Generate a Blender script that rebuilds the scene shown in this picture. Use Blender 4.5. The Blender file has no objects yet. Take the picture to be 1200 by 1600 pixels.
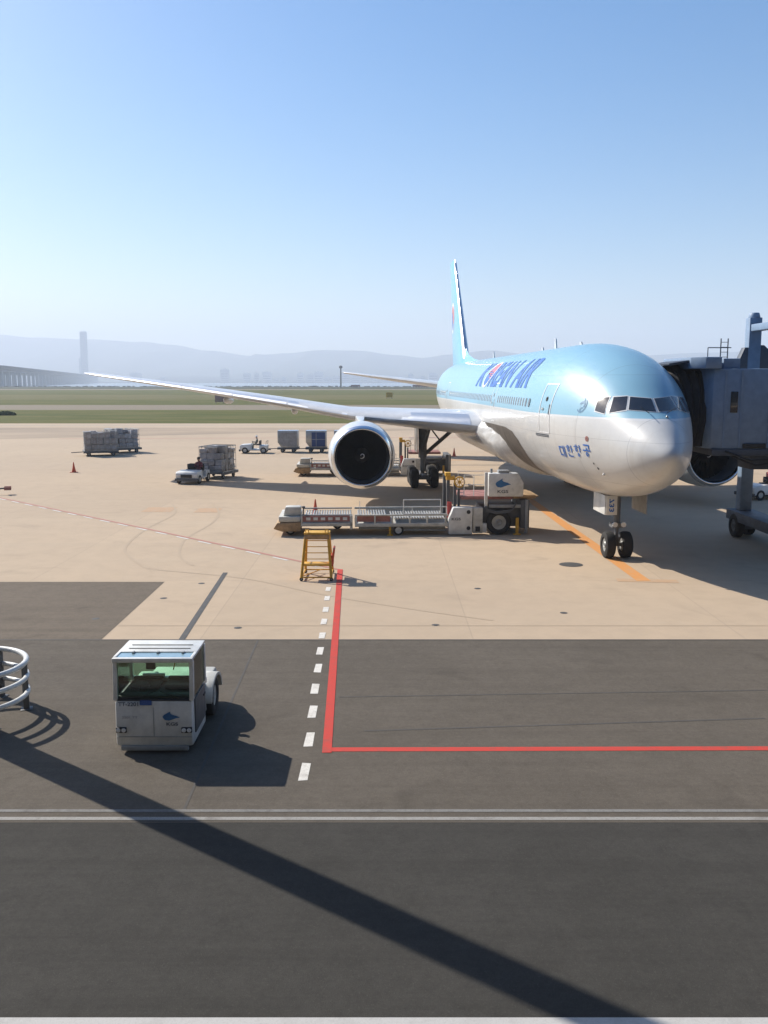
import bpy, bmesh, math, random
from math import sin, cos, pi, radians as R, atan2, sqrt
from mathutils import Vector, Matrix, noise
random.seed(7)
SC = bpy.context.scene
COL = SC.collection

# ------------------------------------------------------------------ camera, sky, sun, exposure
CAM_H = 7.02
cd = bpy.data.cameras.new('camera')
cam = bpy.data.objects.new('camera', cd); COL.objects.link(cam)
cam.location = (0, 0, CAM_H)
cam.rotation_euler = (pi/2 - 0.14294, 0, 0)
cd.sensor_fit = 'VERTICAL'; cd.sensor_height = 32.0; cd.lens = 32.0*1420.8/1600
cd.clip_start = 0.1; cd.clip_end = 40000
SC.camera = cam

SUN_EL = R(38.0)
SUN_XY = Vector((-0.79, 0.613)).normalized()
S = Vector((SUN_XY.x*cos(SUN_EL), SUN_XY.y*cos(SUN_EL), sin(SUN_EL)))
sd = bpy.data.lights.new('sun', 'SUN'); sd.energy = 5.0; sd.angle = R(0.5); sd.color = (1.0, 0.94, 0.85)
so = bpy.data.objects.new('sun', sd); COL.objects.link(so)
so.rotation_euler = S.to_track_quat('Z', 'Y').to_euler(); so.location = (-60, 60, 80)
W = bpy.data.worlds.new('World'); SC.world = W; W.use_nodes = True
wn = W.node_tree; bg = wn.nodes['Background']
sky = wn.nodes.new('ShaderNodeTexSky'); sky.sky_type = 'NISHITA'; sky.sun_disc = False
sky.sun_elevation = SUN_EL; sky.sun_rotation = atan2(S.x, S.y)
sky.altitude = 0; sky.air_density = 1.0; sky.dust_density = 1.15; sky.ozone_density = 2.6
hs = wn.nodes.new('ShaderNodeHueSaturation'); hs.inputs['Saturation'].default_value = 1.55
wn.links.new(sky.outputs[0], hs.inputs['Color']); wn.links.new(hs.outputs[0], bg.inputs[0]); bg.inputs[1].default_value = 0.094
vs = SC.view_settings; vs.view_transform = 'Standard'; vs.look = 'None'; vs.gamma = 1.0; vs.use_curve_mapping = False
vs.exposure = 0.58
SC.render.engine = 'CYCLES'
cy = SC.cycles; cy.use_denoising = True; cy.max_bounces = 8; cy.volume_bounces = 1; cy.caustics_reflective = False; cy.caustics_refractive = False
cy.sample_clamp_indirect = 6

# ------------------------------------------------------------------ helpers: materials
def mat(name, col, rough=0.5, metal=0.0, var=0.12, scale=3.0, bump=0.0, bscale=40.0, coat=0.0, col2=None, emit=None):
    m = bpy.data.materials.new(name); m.use_nodes = True
    n = m.node_tree.nodes; l = m.node_tree.links; p = n['Principled BSDF']
    tc = n.new('ShaderNodeTexCoord'); nz = n.new('ShaderNodeTexNoise')
    nz.inputs['Scale'].default_value = scale; nz.inputs['Detail'].default_value = 7; nz.inputs['Roughness'].default_value = 0.65
    l.new(tc.outputs['Object'], nz.inputs['Vector'])
    mx = n.new('ShaderNodeMix'); mx.data_type = 'RGBA'
    c2 = col2 if col2 else tuple(c*(1-2.2*var) for c in col); c1 = tuple(min(1, c*(1+var)) for c in col)
    mx.inputs[6].default_value = (*c1, 1); mx.inputs[7].default_value = (*[max(0, c) for c in c2], 1)
    rp = n.new('ShaderNodeMapRange'); rp.inputs[1].default_value = 0.35; rp.inputs[2].default_value = 0.75
    l.new(nz.outputs[0], rp.inputs[0]); l.new(rp.outputs[0], mx.inputs[0]); l.new(mx.outputs[2], p.inputs['Base Color'])
    p.inputs['Metallic'].default_value = metal; p.inputs['Roughness'].default_value = rough
    rr = n.new('ShaderNodeMapRange'); rr.inputs[3].default_value = max(0.03, rough-0.06); rr.inputs[4].default_value = min(1, rough+0.14)
    l.new(nz.outputs[0], rr.inputs[0]); l.new(rr.outputs[0], p.inputs['Roughness'])
    if coat: p.inputs['Coat Weight'].default_value = coat; p.inputs['Coat Roughness'].default_value = 0.08
    if bump:
        nb = n.new('ShaderNodeTexNoise'); nb.inputs['Scale'].default_value = bscale; nb.inputs['Detail'].default_value = 5
        l.new(tc.outputs['Object'], nb.inputs['Vector'])
        b = n.new('ShaderNodeBump'); b.inputs['Strength'].default_value = bump; b.inputs['Distance'].default_value = 0.02
        l.new(nb.outputs[0], b.inputs['Height']); l.new(b.outputs[0], p.inputs['Normal'])
    return m
def glass(name, col, alpha=0.45, rough=0.05):
    m = bpy.data.materials.new(name); m.use_nodes = True
    n = m.node_tree.nodes; l = m.node_tree.links
    for x in list(n): n.remove(x)
    o = n.new('ShaderNodeOutputMaterial'); t = n.new('ShaderNodeBsdfTransparent'); g = n.new('ShaderNodeBsdfGlossy'); mx = n.new('ShaderNodeMixShader'); fr = n.new('ShaderNodeFresnel')
    t.inputs[0].default_value = (*col, 1); g.inputs['Roughness'].default_value = rough; fr.inputs[0].default_value = 1.45
    l.new(fr.outputs[0], mx.inputs[0]); l.new(t.outputs[0], mx.inputs[1]); l.new(g.outputs[0], mx.inputs[2]); l.new(mx.outputs[0], o.inputs[0])
    return m
class NT:
    """tiny helper to wire a ground-like material by hand"""
    def __init__(s, name):
        s.m = bpy.data.materials.new(name); s.m.use_nodes = True
        s.n = s.m.node_tree.nodes; s.l = s.m.node_tree.links; s.p = s.n['Principled BSDF']
        s.tc = s.n.new('ShaderNodeTexCoord')
    def noise(s, scale, detail=6, rough=0.6, stretch=None, dist=0):
        t = s.n.new('ShaderNodeTexNoise'); t.inputs['Scale'].default_value = scale; t.inputs['Detail'].default_value = detail; t.inputs['Roughness'].default_value = rough; t.inputs['Distortion'].default_value = dist
        if stretch:
            mp = s.n.new('ShaderNodeMapping'); mp.inputs['Scale'].default_value = stretch
            s.l.new(s.tc.outputs['Object'], mp.inputs[0]); s.l.new(mp.outputs[0], t.inputs['Vector'])
        else: s.l.new(s.tc.outputs['Object'], t.inputs['Vector'])
        return t.outputs[0]
    def rng(s, x, a, b, c=0.0, d=1.0):
        r = s.n.new('ShaderNodeMapRange'); 
        for i, v in ((1, a), (2, b), (3, c), (4, d)): r.inputs[i].default_value = v
        s.l.new(x, r.inputs[0]); return r.outputs[0]
    def mix(s, fac, a, b, mode='MIX'):
        m = s.n.new('ShaderNodeMix'); m.data_type = 'RGBA'; m.blend_type = mode
        for i, v in ((0, fac), (6, a), (7, b)):
            if isinstance(v, (tuple, float, int)): m.inputs[i].default_value = (*v, 1) if isinstance(v, tuple) else v
            else: s.l.new(v, m.inputs[i])
        return m.outputs[2]
    def math(s, op, a, b=0.0, c=None):
        m = s.n.new('ShaderNodeMath'); m.operation = op
        for i, v in enumerate((a, b) if c is None else (a, b, c)):
            if isinstance(v, (float, int)): m.inputs[i].default_value = v
            else: s.l.new(v, m.inputs[i])
        return m.outputs[0]
    def xyz(s):
        x = s.n.new('ShaderNodeSeparateXYZ'); s.l.new(s.tc.outputs['Object'], x.inputs[0]); return x.outputs
    def bump(s, h, st, dist=0.01):
        b = s.n.new('ShaderNodeBump'); b.inputs['Strength'].default_value = st; b.inputs['Distance'].default_value = dist
        s.l.new(h, b.inputs['Height']); s.l.new(b.outputs[0], s.p.inputs['Normal'])
    def out(s, col, rough=0.8, spec=0.12):
        s.p.inputs['Specular IOR Level'].default_value = spec
        s.l.new(col, s.p.inputs['Base Color'])
        if isinstance(rough, float): s.p.inputs['Roughness'].default_value = rough
        else: s.l.new(rough, s.p.inputs['Roughness'])
        return s.m

# ------------------------------------------------------------------ helpers: geometry
class MB:
    def __init__(s): s.v = []; s.f = []; s.mi = []; s.cm = 0
    def m(s, i): s.cm = i; return s
    def add(s, vs_, fs):
        o = len(s.v); s.v += [Vector(v) for v in vs_]
        for f in fs: s.f.append([i+o for i in f]); s.mi.append(s.cm)
        return s
    def box(s, x0, y0, z0, x1, y1, z1, rot=None):
        vs_ = [Vector(p) for p in ((x0,y0,z0),(x1,y0,z0),(x1,y1,z0),(x0,y1,z0),(x0,y0,z1),(x1,y0,z1),(x1,y1,z1),(x0,y1,z1))]
        if rot:
            c = Vector(((x0+x1)/2,(y0+y1)/2,(z0+z1)/2)); vs_ = [c+rot@(v-c) for v in vs_]
        return s.add(vs_, [(0,3,2,1),(4,5,6,7),(0,1,5,4),(1,2,6,5),(2,3,7,6),(3,0,4,7)])
    def prism(s, poly, axis, a, b):
        """poly: 2-D points; axis: 'x','y','z' extruded from a to b"""
        def P(p, t):
            return {'x': (t, p[0], p[1]), 'y': (p[0], t, p[1]), 'z': (p[0], p[1], t)}[axis]
        n = len(poly); vs_ = [P(p, a) for p in poly]+[P(p, b) for p in poly]
        return s.add(vs_, [tuple(range(n))[::-1], tuple(range(n, 2*n))]+[(i, (i+1) % n, n+(i+1) % n, n+i) for i in range(n)])
    def cyl(s, p0, p1, r0, r1=None, n=12, cap=True):
        p0 = Vector(p0); p1 = Vector(p1); r1 = r0 if r1 is None else r1
        d = (p1-p0).normalized(); a = d.orthogonal().normalized(); b = d.cross(a)
        vs_ = [p0+(a*cos(2*pi*i/n)+b*sin(2*pi*i/n))*r0 for i in range(n)]+[p1+(a*cos(2*pi*i/n)+b*sin(2*pi*i/n))*r1 for i in range(n)]
        fs = [(i, (i+1) % n, n+(i+1) % n, n+i) for i in range(n)]
        if cap: fs += [tuple(range(n))[::-1], tuple(range(n, 2*n))]
        return s.add(vs_, fs)
    def tube(s, pts, r, n=8, closed=False):
        pts = [Vector(p) for p in pts]; k = len(pts); rings = []; up = None
        for i, p in enumerate(pts):
            if closed: d = pts[(i+1) % k]-pts[i-1]
            else: d = pts[min(i+1, k-1)]-pts[max(i-1, 0)]
            d.normalize()
            if up is None: up = d.orthogonal().normalized()
            up = (up-d*up.dot(d)).normalized(); b = d.cross(up)
            rings.append([p+(up*cos(2*pi*j/n)+b*sin(2*pi*j/n))*r for j in range(n)])
        return s.loft(rings, wrap=closed, cap=not closed)
    def loft(s, rings, wrap=False, cap=True, ring_closed=True):
        n = len(rings[0]); k = len(rings); vs_ = [v for r in rings for v in r]; fs = []
        for i in range(k if wrap else k-1):
            i2 = (i+1) % k
            for j in range(n if ring_closed else n-1):
                fs.append((i*n+j, i*n+(j+1) % n, i2*n+(j+1) % n, i2*n+j))
        if cap and not wrap: fs += [tuple(range(n))[::-1], tuple(range((k-1)*n, k*n))]
        return s.add(vs_, fs)
    def lathe(s, prof, c=(0, 0, 0), axis='x', n=32, cap=False):
        """prof: (t along axis, radius)"""
        c = Vector(c); rings = []
        for t, r in prof:
            ring = []
            for j in range(n):
                a = 2*pi*j/n; u, w = r*cos(a), r*sin(a)
                ring.append(c+Vector({'x': (t, u, w), 'y': (u, t, w), 'z': (u, w, t)}[axis]))
            rings.append(ring)
        return s.loft(rings, cap=cap)
    def build(s, name, mats, parent=None, bevel=0.0, smooth=40, link=True):
        me = bpy.data.meshes.new(name); me.from_pydata([tuple(v) for v in s.v], [], s.f)
        if not isinstance(mats, (list, tuple)): mats = [mats]
        for m in mats: me.materials.append(m)
        me.polygons.foreach_set('material_index', s.mi)
        bm = bmesh.new(); bm.from_mesh(me)
        bmesh.ops.recalc_face_normals(bm, faces=bm.faces)
        if bevel:
            ed = [e for e in bm.edges if len(e.link_faces) == 2 and e.calc_face_angle(0) > R(35)]
            bmesh.ops.bevel(bm, geom=ed, offset=bevel, segments=2, affect='EDGES', profile=0.5, clamp_overlap=True)
        bm.to_mesh(me); bm.free()
        if smooth:
            me.polygons.foreach_set('use_smooth', [True]*len(me.polygons)); me.set_sharp_from_angle(angle=R(smooth))
        o = bpy.data.objects.new(name, me)
        if parent: o.parent = parent
        if link: COL.objects.link(o)
        return o
def tag(o, label=None, cat=None, group=None, kind=None):
    for k, v in (('label', label), ('category', cat), ('group', group), ('kind', kind)):
        if v: o[k] = v
    return o
def thing(name, loc, label, cat, rz=0, group=None):
    o = bpy.data.objects.new(name, None); COL.objects.link(o); o.location = loc; o.rotation_euler = (0, 0, rz); o.empty_display_size = 0.3
    return tag(o, label, cat, group)
def copy_tree(o, parent=None):
    c = o.copy(); COL.objects.link(c)
    if parent: c.parent = parent
    for ch in list(o.children): copy_tree(ch, c)
    return c
def struct(name, mb, m, **k): return tag(mb.build(name, m, **k), kind='structure')
def again(o, name, parent, loc=None, rot=None):
    c = o.copy(); c.name = name; COL.objects.link(c); c.parent = parent
    if loc is not None: c.location = loc
    if rot is not None: c.rotation_euler = rot
    return c
def wheel_mb(r, w, hub, n=20, axis='y'):
    """tyre (material 0) and hub (material 1), centred on the origin"""
    b = MB(); h = w/2
    b.m(0).lathe([(-h*.72, hub), (-h*.95, hub*1.15), (-h, r*.82), (-h*.8, r*.96), (-h*.35, r), (h*.35, r), (h*.8, r*.96), (h, r*.82), (h*.95, hub*1.15), (h*.72, hub)], axis=axis, n=n)
    b.m(1).lathe([(-h*.5, 0.001), (-h*.82, hub*.35), (-h*.62, hub*.5), (-h*.72, hub), (h*.72, hub), (h*.62, hub*.5), (h*.82, hub*.35), (h*.5, 0.001)], axis=axis, n=n)
    return b
def text2d(body, size=1.0, bold=0.0, spacing=1.0):
    cu = bpy.data.curves.new('text', 'FONT'); cu.body = body; cu.size = size; cu.offset = bold; cu.space_character = spacing; cu.fill_mode = 'FRONT' if hasattr(cu, 'fill_mode') else cu.fill_mode
    cu.dimensions = '2D'
    ob = bpy.data.objects.new('text', cu); COL.objects.link(ob)
    me = bpy.data.meshes.new_from_object(ob)
    vs_ = [v.co.copy() for v in me.vertices]; fs = [list(p.vertices) for p in me.polygons]
    bpy.data.objects.remove(ob); bpy.data.curves.remove(cu); bpy.data.meshes.remove(me)
    return vs_, fs
def fit2d(vs_, x0, y0, x1, y1):
    ax, bx = min(v.x for v in vs_), max(v.x for v in vs_); ay, by = min(v.y for v in vs_), max(v.y for v in vs_)
    return [Vector((x0+(v.x-ax)/(bx-ax)*(x1-x0), y0+(v.y-ay)/(by-ay)*(y1-y0), 0)) for v in vs_]
def decal(name, vs_, fs, mp, m, parent, step=None):
    """flat outline (u,v) laid on a surface through mp(u,v)->point, cut finely enough to follow it"""
    bm = bmesh.new(); bv = [bm.verts.new((v[0], v[1], 0)) for v in vs_]
    for f in fs:
        try: bm.faces.new([bv[i] for i in f])
        except ValueError: pass
    bmesh.ops.triangulate(bm, faces=bm.faces)
    if step:
        for ax in (0, 1):
            lo = min(v.co[ax] for v in bm.verts); hi = max(v.co[ax] for v in bm.verts); t = lo+step[ax]
            while t < hi-1e-4:
                no = Vector((0, 0, 0)); no[ax] = 1; co = Vector((0, 0, 0)); co[ax] = t
                bmesh.ops.bisect_plane(bm, geom=bm.verts[:]+bm.edges[:]+bm.faces[:], plane_co=co, plane_no=no, dist=1e-5); t += step[ax]
    for v in bm.verts: v.co = mp(v.co.x, v.co.y)
    me = bpy.data.meshes.new(name); bm.to_mesh(me); bm.free(); me.materials.append(m)
    me.polygons.foreach_set('use_smooth', [True]*len(me.polygons))
    o = bpy.data.objects.new(name, me); o.parent = parent; COL.objects.link(o); return o
def rects2d(rs):
    vs_ = []; fs = []
    for (x0, y0, x1, y1) in rs:
        o = len(vs_); vs_ += [Vector((x0, y0, 0)), Vector((x1, y0, 0)), Vector((x1, y1, 0)), Vector((x0, y1, 0))]; fs.append([o, o+1, o+2, o+3])
    return vs_, fs
def ring2d(cx, cy, r0, r1, n=16, a0=0, a1=2*pi):
    vs_ = []; fs = []
    for i in range(n+1):
        a = a0+(a1-a0)*i/n
        vs_ += [Vector((cx+r0*cos(a), cy+r0*sin(a), 0)), Vector((cx+r1*cos(a), cy+r1*sin(a), 0))]
    for i in range(n): fs.append([2*i, 2*i+1, 2*i+3, 2*i+2])
    return vs_, fs
def join2d(*L):
    vs_ = []; fs = []
    for v, f in L:
        o = len(vs_); vs_ += v; fs += [[i+o for i in g] for g in f]
    return vs_, fs
def shift2d(L, dx, dy, s=1.0): return [Vector((v.x*s+dx, v.y*s+dy, 0)) for v in L[0]], L[1]
BIRD = ([Vector(p+(0,)) for p in ((0,.42),(.08,.62),(.28,.82),(.46,1.0),(.44,.80),(.52,.66),(.78,.52),(1.0,.34),(.78,.26),(.62,.16),(.36,.0),(.14,.06),(.06,.2))], [list(range(13))])

# ------------------------------------------------------------------ materials
def m_concrete():
    t = NT('apron_concrete'); a = t.noise(0.05, 6); b = t.noise(1.1, 8, 0.7); c = t.noise(0.35, 6, 0.6, (0.12, 1.0, 1)); g = t.noise(90, 3, 0.7)
    col = t.mix(t.rng(a, 0.35, 0.7), (0.505, 0.39, 0.272), (0.45, 0.345, 0.243))
    col = t.mix(t.rng(b, 0.42, 0.8, 0, 0.35), col, (0.30, 0.24, 0.175))
    col = t.mix(t.rng(c, 0.5, 0.8, 0, 0.4), col, (0.50, 0.40, 0.29))
    sp_ = t.noise(0.4, 4, 0.5, None, 0.8); col = t.mix(t.rng(sp_, 0.62, 0.74, 0, 0.28), col, (0.25, 0.20, 0.15))
    x = t.xyz()
    fl_ = lambda ax, off: t.math('FLOOR', t.math('ADD', t.math('DIVIDE', t.math('ADD', x[ax], off), 7.5), 0.5))
    wn_ = t.n.new('ShaderNodeTexWhiteNoise'); wn_.noise_dimensions = '2D'; cb_ = t.n.new('ShaderNodeCombineXYZ'); t.l.new(fl_(0, 1.3), cb_.inputs[0]); t.l.new(fl_(1, 2.1), cb_.inputs[1]); t.l.new(cb_.outputs[0], wn_.inputs['Vector'])
    col = t.mix(t.math('MULTIPLY', wn_.outputs[0], 0.22), col, (0.36, 0.285, 0.205))
    def joint(ax, pitch, off):
        f = t.math('FRACT', t.math('DIVIDE', t.math('ADD', x[ax], off), pitch)); return t.math('LESS_THAN', t.math('ABSOLUTE', t.math('SUBTRACT', f, 0.5)), 0.018/pitch)
    j = t.math('MAXIMUM', joint(0, 7.5, 1.3), joint(1, 7.5, 2.1))
    col = t.mix(t.math('MULTIPLY', j, 0.2), col, (0.17, 0.15, 0.13))
    col = t.mix(t.rng(g, 0.3, 0.7, 0, 0.18), col, (0.22, 0.19, 0.16))
    t.bump(g, 0.25); return t.out(col, 0.85)
def m_asphalt(name, c1, c2, seam=True):
    t = NT(name); a = t.noise(0.25, 6); b = t.noise(2.2, 8, 0.7); c = t.noise(0.8, 5, 0.6, (0.15, 1.6, 1)); g = t.noise(130, 4, 0.75); v = t.noise(34, 4, 0.8)
    col = t.mix(t.rng(a, 0.35, 0.7), c1, c2)
    col = t.mix(t.rng(b, 0.42, 0.75, 0, 0.55), col, tuple(q*0.68 for q in c1))
    col = t.mix(t.rng(c, 0.5, 0.8, 0, 0.3), col, tuple(q*1.25 for q in c1))
    m9 = t.noise(9, 5, 0.8); col = t.mix(t.rng(m9, 0.5, 0.75, 0, 0.4), col, tuple(q*1.45 for q in c1)); col = t.mix(t.rng(m9, 0.5, 0.28, 0, 0.4), col, tuple(q*0.6 for q in c1)); col = t.mix(t.rng(v, 0.56, 0.7, 0, 0.6), col, tuple(q*2.0 for q in c1))
    col = t.mix(t.rng(g, 0.45, 0.7, 0, 0.5), col, tuple(q*0.45 for q in c1))
    st_ = t.noise(0.55, 4, 0.5, None, 0.6); col = t.mix(t.rng(st_, 0.62, 0.72, 0, 0.38), col, tuple(q*0.5 for q in c1))
    tr_ = t.noise(0.9, 5, 0.7, (0.03, 2.2, 1)); col = t.mix(t.rng(tr_, 0.48, 0.7, 0, 0.35), col, tuple(q*0.62 for q in c1))
    t.bump(t.math('ADD', g, v), 0.5, 0.012); return t.out(col, 0.88)
def m_grass(name, c1, c2, c3):
    t = NT(name); a = t.noise(0.02, 6, 0.6, (0.3, 1.5, 1)); b = t.noise(0.15, 8, 0.75, (0.3, 1, 1)); g = t.noise(2.5, 5, 0.8)
    col = t.mix(t.rng(a, 0.35, 0.65), c1, c2); col = t.mix(t.rng(b, 0.42, 0.62, 0, 0.9), col, c3); col = t.mix(t.rng(g, 0.3, 0.7, 0, 0.4), col, tuple(q*0.5 for q in c1))
    t.bump(g, 0.8, 0.1); return t.out(col, 0.95)
def m_paint(name, col, wear=0.35, under=(0.2, 0.17, 0.14)):
    t = NT(name); a = t.noise(3.0, 8, 0.75); b = t.noise(40, 4, 0.7)
    c = t.mix(t.math('MULTIPLY', t.rng(a, 0.5, 0.72, 0, 1), wear), col, under); c = t.mix(t.rng(b, 0.5, 0.75, 0, wear), c, under)
    return t.out(c, 0.7)
M = {}
M['concrete'] = m_concrete()
M['asphalt'] = m_asphalt('service_road_asphalt', (0.052, 0.049, 0.043), (0.066, 0.062, 0.055))
M['asphalt_b'] = m_asphalt('stand_asphalt', (0.112, 0.096, 0.077), (0.138, 0.118, 0.095))
M['asphalt_c'] = m_asphalt('faded_asphalt', (0.148, 0.121, 0.092), (0.17, 0.138, 0.105))
M['seam'] = m_paint('asphalt_seam', (0.085, 0.078, 0.07), 0.7, (0.125, 0.113, 0.10))
M['taxi'] = m_asphalt('taxiway', (0.22, 0.185, 0.13), (0.25, 0.205, 0.145))
M['grass'] = m_grass('grass', (0.062, 0.080, 0.008), (0.095, 0.100, 0.014), (0.150, 0.130, 0.04))
M['grass_far'] = m_grass('grass_far', (0.10, 0.10, 0.025), (0.14, 0.125, 0.04), (0.18, 0.15, 0.065))
M['scrub'] = m_grass('scrub', (0.035, 0.045, 0.02), (0.05, 0.055, 0.028), (0.07, 0.07, 0.04))
M['soil'] = mat('soil', (0.26, 0.22, 0.17), 0.95, scale=0.05)
M['rock'] = mat('rock', (0.12, 0.115, 0.11), 0.95, var=0.3, scale=0.4)
M['hill'] = m_grass('wooded_hill', (0.05, 0.065, 0.045), (0.06, 0.075, 0.05), (0.075, 0.085, 0.06))
M['dash_paint'] = m_paint('dash_paint', (0.66, 0.63, 0.57), 0.55, (0.2, 0.17, 0.14))
M['white_line'] = m_paint('white_road_paint', (0.30, 0.29, 0.265), 0.75, (0.14, 0.125, 0.11))
M['grey_line'] = m_paint('worn_white_paint', (0.21, 0.205, 0.19), 0.95, (0.12, 0.11, 0.10))
M['red_line'] = m_paint('red_road_paint', (0.52, 0.06, 0.045), 0.6, (0.20, 0.09, 0.07))
M['pink_line'] = m_paint('faded_red_paint', (0.42, 0.20, 0.16), 0.5, (0.40, 0.33, 0.26))
M['orange_line'] = m_paint('orange_lead_in_paint', (0.60, 0.27, 0.085), 0.75, (0.44, 0.32, 0.20))
M['pale_orange'] = m_paint('faded_orange_paint', (0.46, 0.30, 0.18), 0.8, (0.42, 0.35, 0.27))
M['tyre_mark'] = m_paint('tyre_mark', (0.405, 0.315, 0.222), 0.9, (0.455, 0.352, 0.245))
M['dark_strip'] = mat('drain_iron', (0.07, 0.068, 0.065), 0.7, 0.3)
M['kerb'] = m_paint('kerb_white', (0.46, 0.45, 0.43), 0.5, (0.3, 0.29, 0.27))
M['white'] = mat('white_paint', (0.64, 0.64, 0.61), 0.42, var=0.13, scale=2.2, coat=0.2)
M['dirty_white'] = mat('dirty_white_paint', (0.52, 0.51, 0.46), 0.5, var=0.16, scale=2.5)
M['grey'] = mat('grey_paint', (0.30, 0.31, 0.31), 0.5)
M['dgrey'] = mat('dark_grey_paint', (0.09, 0.095, 0.10), 0.55)
M['black'] = mat('black_plastic', (0.018, 0.018, 0.02), 0.6)
M['rubber'] = mat('rubber', (0.022, 0.021, 0.02), 0.85, bump=0.2)
M['steel'] = mat('steel', (0.42, 0.42, 0.41), 0.38, 0.9)
M['galv'] = mat('galvanised', (0.36, 0.37, 0.36), 0.55, 0.6)
M['alu'] = mat('polished_aluminium', (0.72, 0.73, 0.74), 0.16, 1.0, var=0.05)
M['yellow'] = mat('yellow_paint', (0.62, 0.34, 0.03), 0.5, var=0.15)
M['orange'] = mat('orange_plastic', (0.55, 0.09, 0.04), 0.6)
M['red'] = mat('red_paint', (0.40, 0.05, 0.045), 0.55)
M['red_deck'] = mat('faded_red_steel', (0.30, 0.13, 0.11), 0.65, var=0.2)
M['tan'] = mat('rusty_tan', (0.38, 0.25, 0.13), 0.7, var=0.25, scale=4)
M['blue'] = mat('blue_print', (0.02, 0.08, 0.30), 0.45)
M['logo'] = mat('logo_blue', (0.015, 0.12, 0.30), 0.45)
M['ink'] = mat('ink', (0.06, 0.07, 0.09), 0.6)
M['seat'] = mat('seat_vinyl', (0.035, 0.035, 0.036), 0.7)
M['cabglass'] = glass('tinted_cab_glass', (0.76, 0.93, 0.81))
M['roofglass'] = mat('roof_glass_sky_tone', (0.24, 0.36, 0.41), 0.12, 0.0, coat=0.8)  # opaque; the sky reflected in the pane is put into its colour
M['lens'] = mat('lens', (0.7, 0.7, 0.68), 0.12, coat=1.0)
M['darkglass'] = mat('dark_glass', (0.012, 0.014, 0.018), 0.07, 0.0, var=0.0, coat=1.0)

# ------------------------------------------------------------------ ground, road, markings (world metres; camera stands over the origin)
def sheet(poly, z): 
    b = MB(); b.add([(p[0], p[1], z) for p in poly], [tuple(range(len(poly)))]); return b
def rect(x0, y0, x1, y1): return [(x0, y0), (x1, y0), (x1, y1), (x0, y1)]
def strip(p, q, w0, w1=None):
    p = Vector(p); q = Vector(q); d = (q-p).normalized(); n = Vector((-d.y, d.x)); w1 = w1 or w0
    return [p-n*w0/2, q-n*w1/2, q+n*w1/2, p+n*w0/2]
b = MB(); b.box(-2500, -140, -6, 2500, 1150, -0.02); struct('ground', b, M['soil'], smooth=0)
struct('apron', sheet(rect(-700, -60, 700, 153), 0.0), M['concrete'])
struct('pavement_patch', sheet(rect(-60, 24.152, -7.75, 31.45), 0.004), M['asphalt_c'])
struct('stand_pavement', sheet(rect(-400, 13.75, 400, 24.15), 0.004), M['asphalt_b'])
struct('service_road', sheet(rect(-400, 9.193, 400, 13.746), 0.004), M['asphalt'])
for nm, y0, y1, z, m_ in (('grass_verge', 153, 225, 0, 'grass'), ('taxiway', 225, 272, .004, 'taxi'), ('grass_field', 272, 352, 0, 'grass'), ('dry_grass_field', 352, 470, 0, 'grass_far'), ('grass_field', 470, 740, 0, 'grass'), ('perimeter_road', 740, 820, .004, 'taxi'), ('scrub_shore', 820, 1148, 0, 'scrub')):
    struct(nm, sheet(rect(-1500, y0, 1500, y1), z), M[m_])
b = MB()
for i in range(420):
    x = -650+i*3.1+random.uniform(-2, 2); s_ = random.uniform(.8, 1.3); z = random.uniform(-.6, .7)
    vs_ = [Vector((x, 1149.5, z-.4))+Vector((random.uniform(.7, 1.2)*dx*s_*1.6, random.uniform(.7, 1.2)*dy*s_, random.uniform(.6, 1.1)*dz*s_)) for dx in (-1, 1) for dy in (-1, 1) for dz in (-1, 1)]
    b.add(vs_, [(0,1,3,2),(4,6,7,5),(0,4,5,1),(2,3,7,6),(0,2,6,4),(1,5,7,3)])
tag(b.build('shore_rocks', M['rock'], smooth=0), kind='stuff', label='dark boulders of the sea wall along the far edge of the island')
# water, far coast, mountains
def m_water():
    t = NT('sea'); t.bump(t.noise(0.08, 5, 0.7, (0.5, 1, 1)), 0.7, 1.2); t.p.inputs['Metallic'].default_value = 0
    return t.out(t.mix(0.5, (0.03, 0.07, 0.11), (0.05, 0.10, 0.15)), 0.12, 0.5)
struct('water', sheet(rect(-6000, 1100, 6000, 5300), -2.5), m_water())
b = MB(); b.box(-6000, 4900, -5.5, 6000, 5400, 3); struct('far_coast', b, M['scrub'], smooth=0)
RIDGE = [(-500,560),(-250,530),(-120,522),(0,524),(60,529),(150,532),(225,536),(270,540),(330,549),(400,557),(450,553),(500,548),(560,549),(620,556),(660,560),(700,555),(760,549),(840,556),(920,562),(1000,556),(1100,552),(1200,549),(1320,556),(1500,570),(1800,592)]
def lerp_tab(tab, x):
    for (a, p), (c, q) in zip(tab, tab[1:]):
        if x <= c:
            t = max(0, (x-a)/(c-a)); t = t*t*(3-2*t); return p+(q-p)*t
    return tab[-1][1]
b = MB(); rings = []
for i in range(231):
    u = -500+i*10; Yr = 8600-1400*max(0, min(1, (u-60)/450)); ring = []
    h = CAM_H+(595.5-lerp_tab(RIDGE, u))/1420.8*Yr
    for k, (f, hf) in enumerate(((-3000, -.02), (-2300, .06), (-1700, .22), (-1150, .42), (-700, .62), (-330, .83), (0, 1.0), (380, .8))):
        Y = Yr+f if f < 0 else Yr+f
        Y = max(Y, 5390); nz = noise.fractal(Vector((u*0.02, k*0.9, 3)), 1.0, 2.0, 5)
        hh = h*hf*(1+(0.30*nz if 0 < hf < 1 else 0.012*nz)) if hf > 0 else 2
        ring.append(((u-600)/1420.8*Yr*(1+0.0*k), Y, max(hh, 1)))
    rings.append(ring)
b.loft(rings, cap=False, ring_closed=False); struct('mountain', b, M['hill'], smooth=180)

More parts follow.
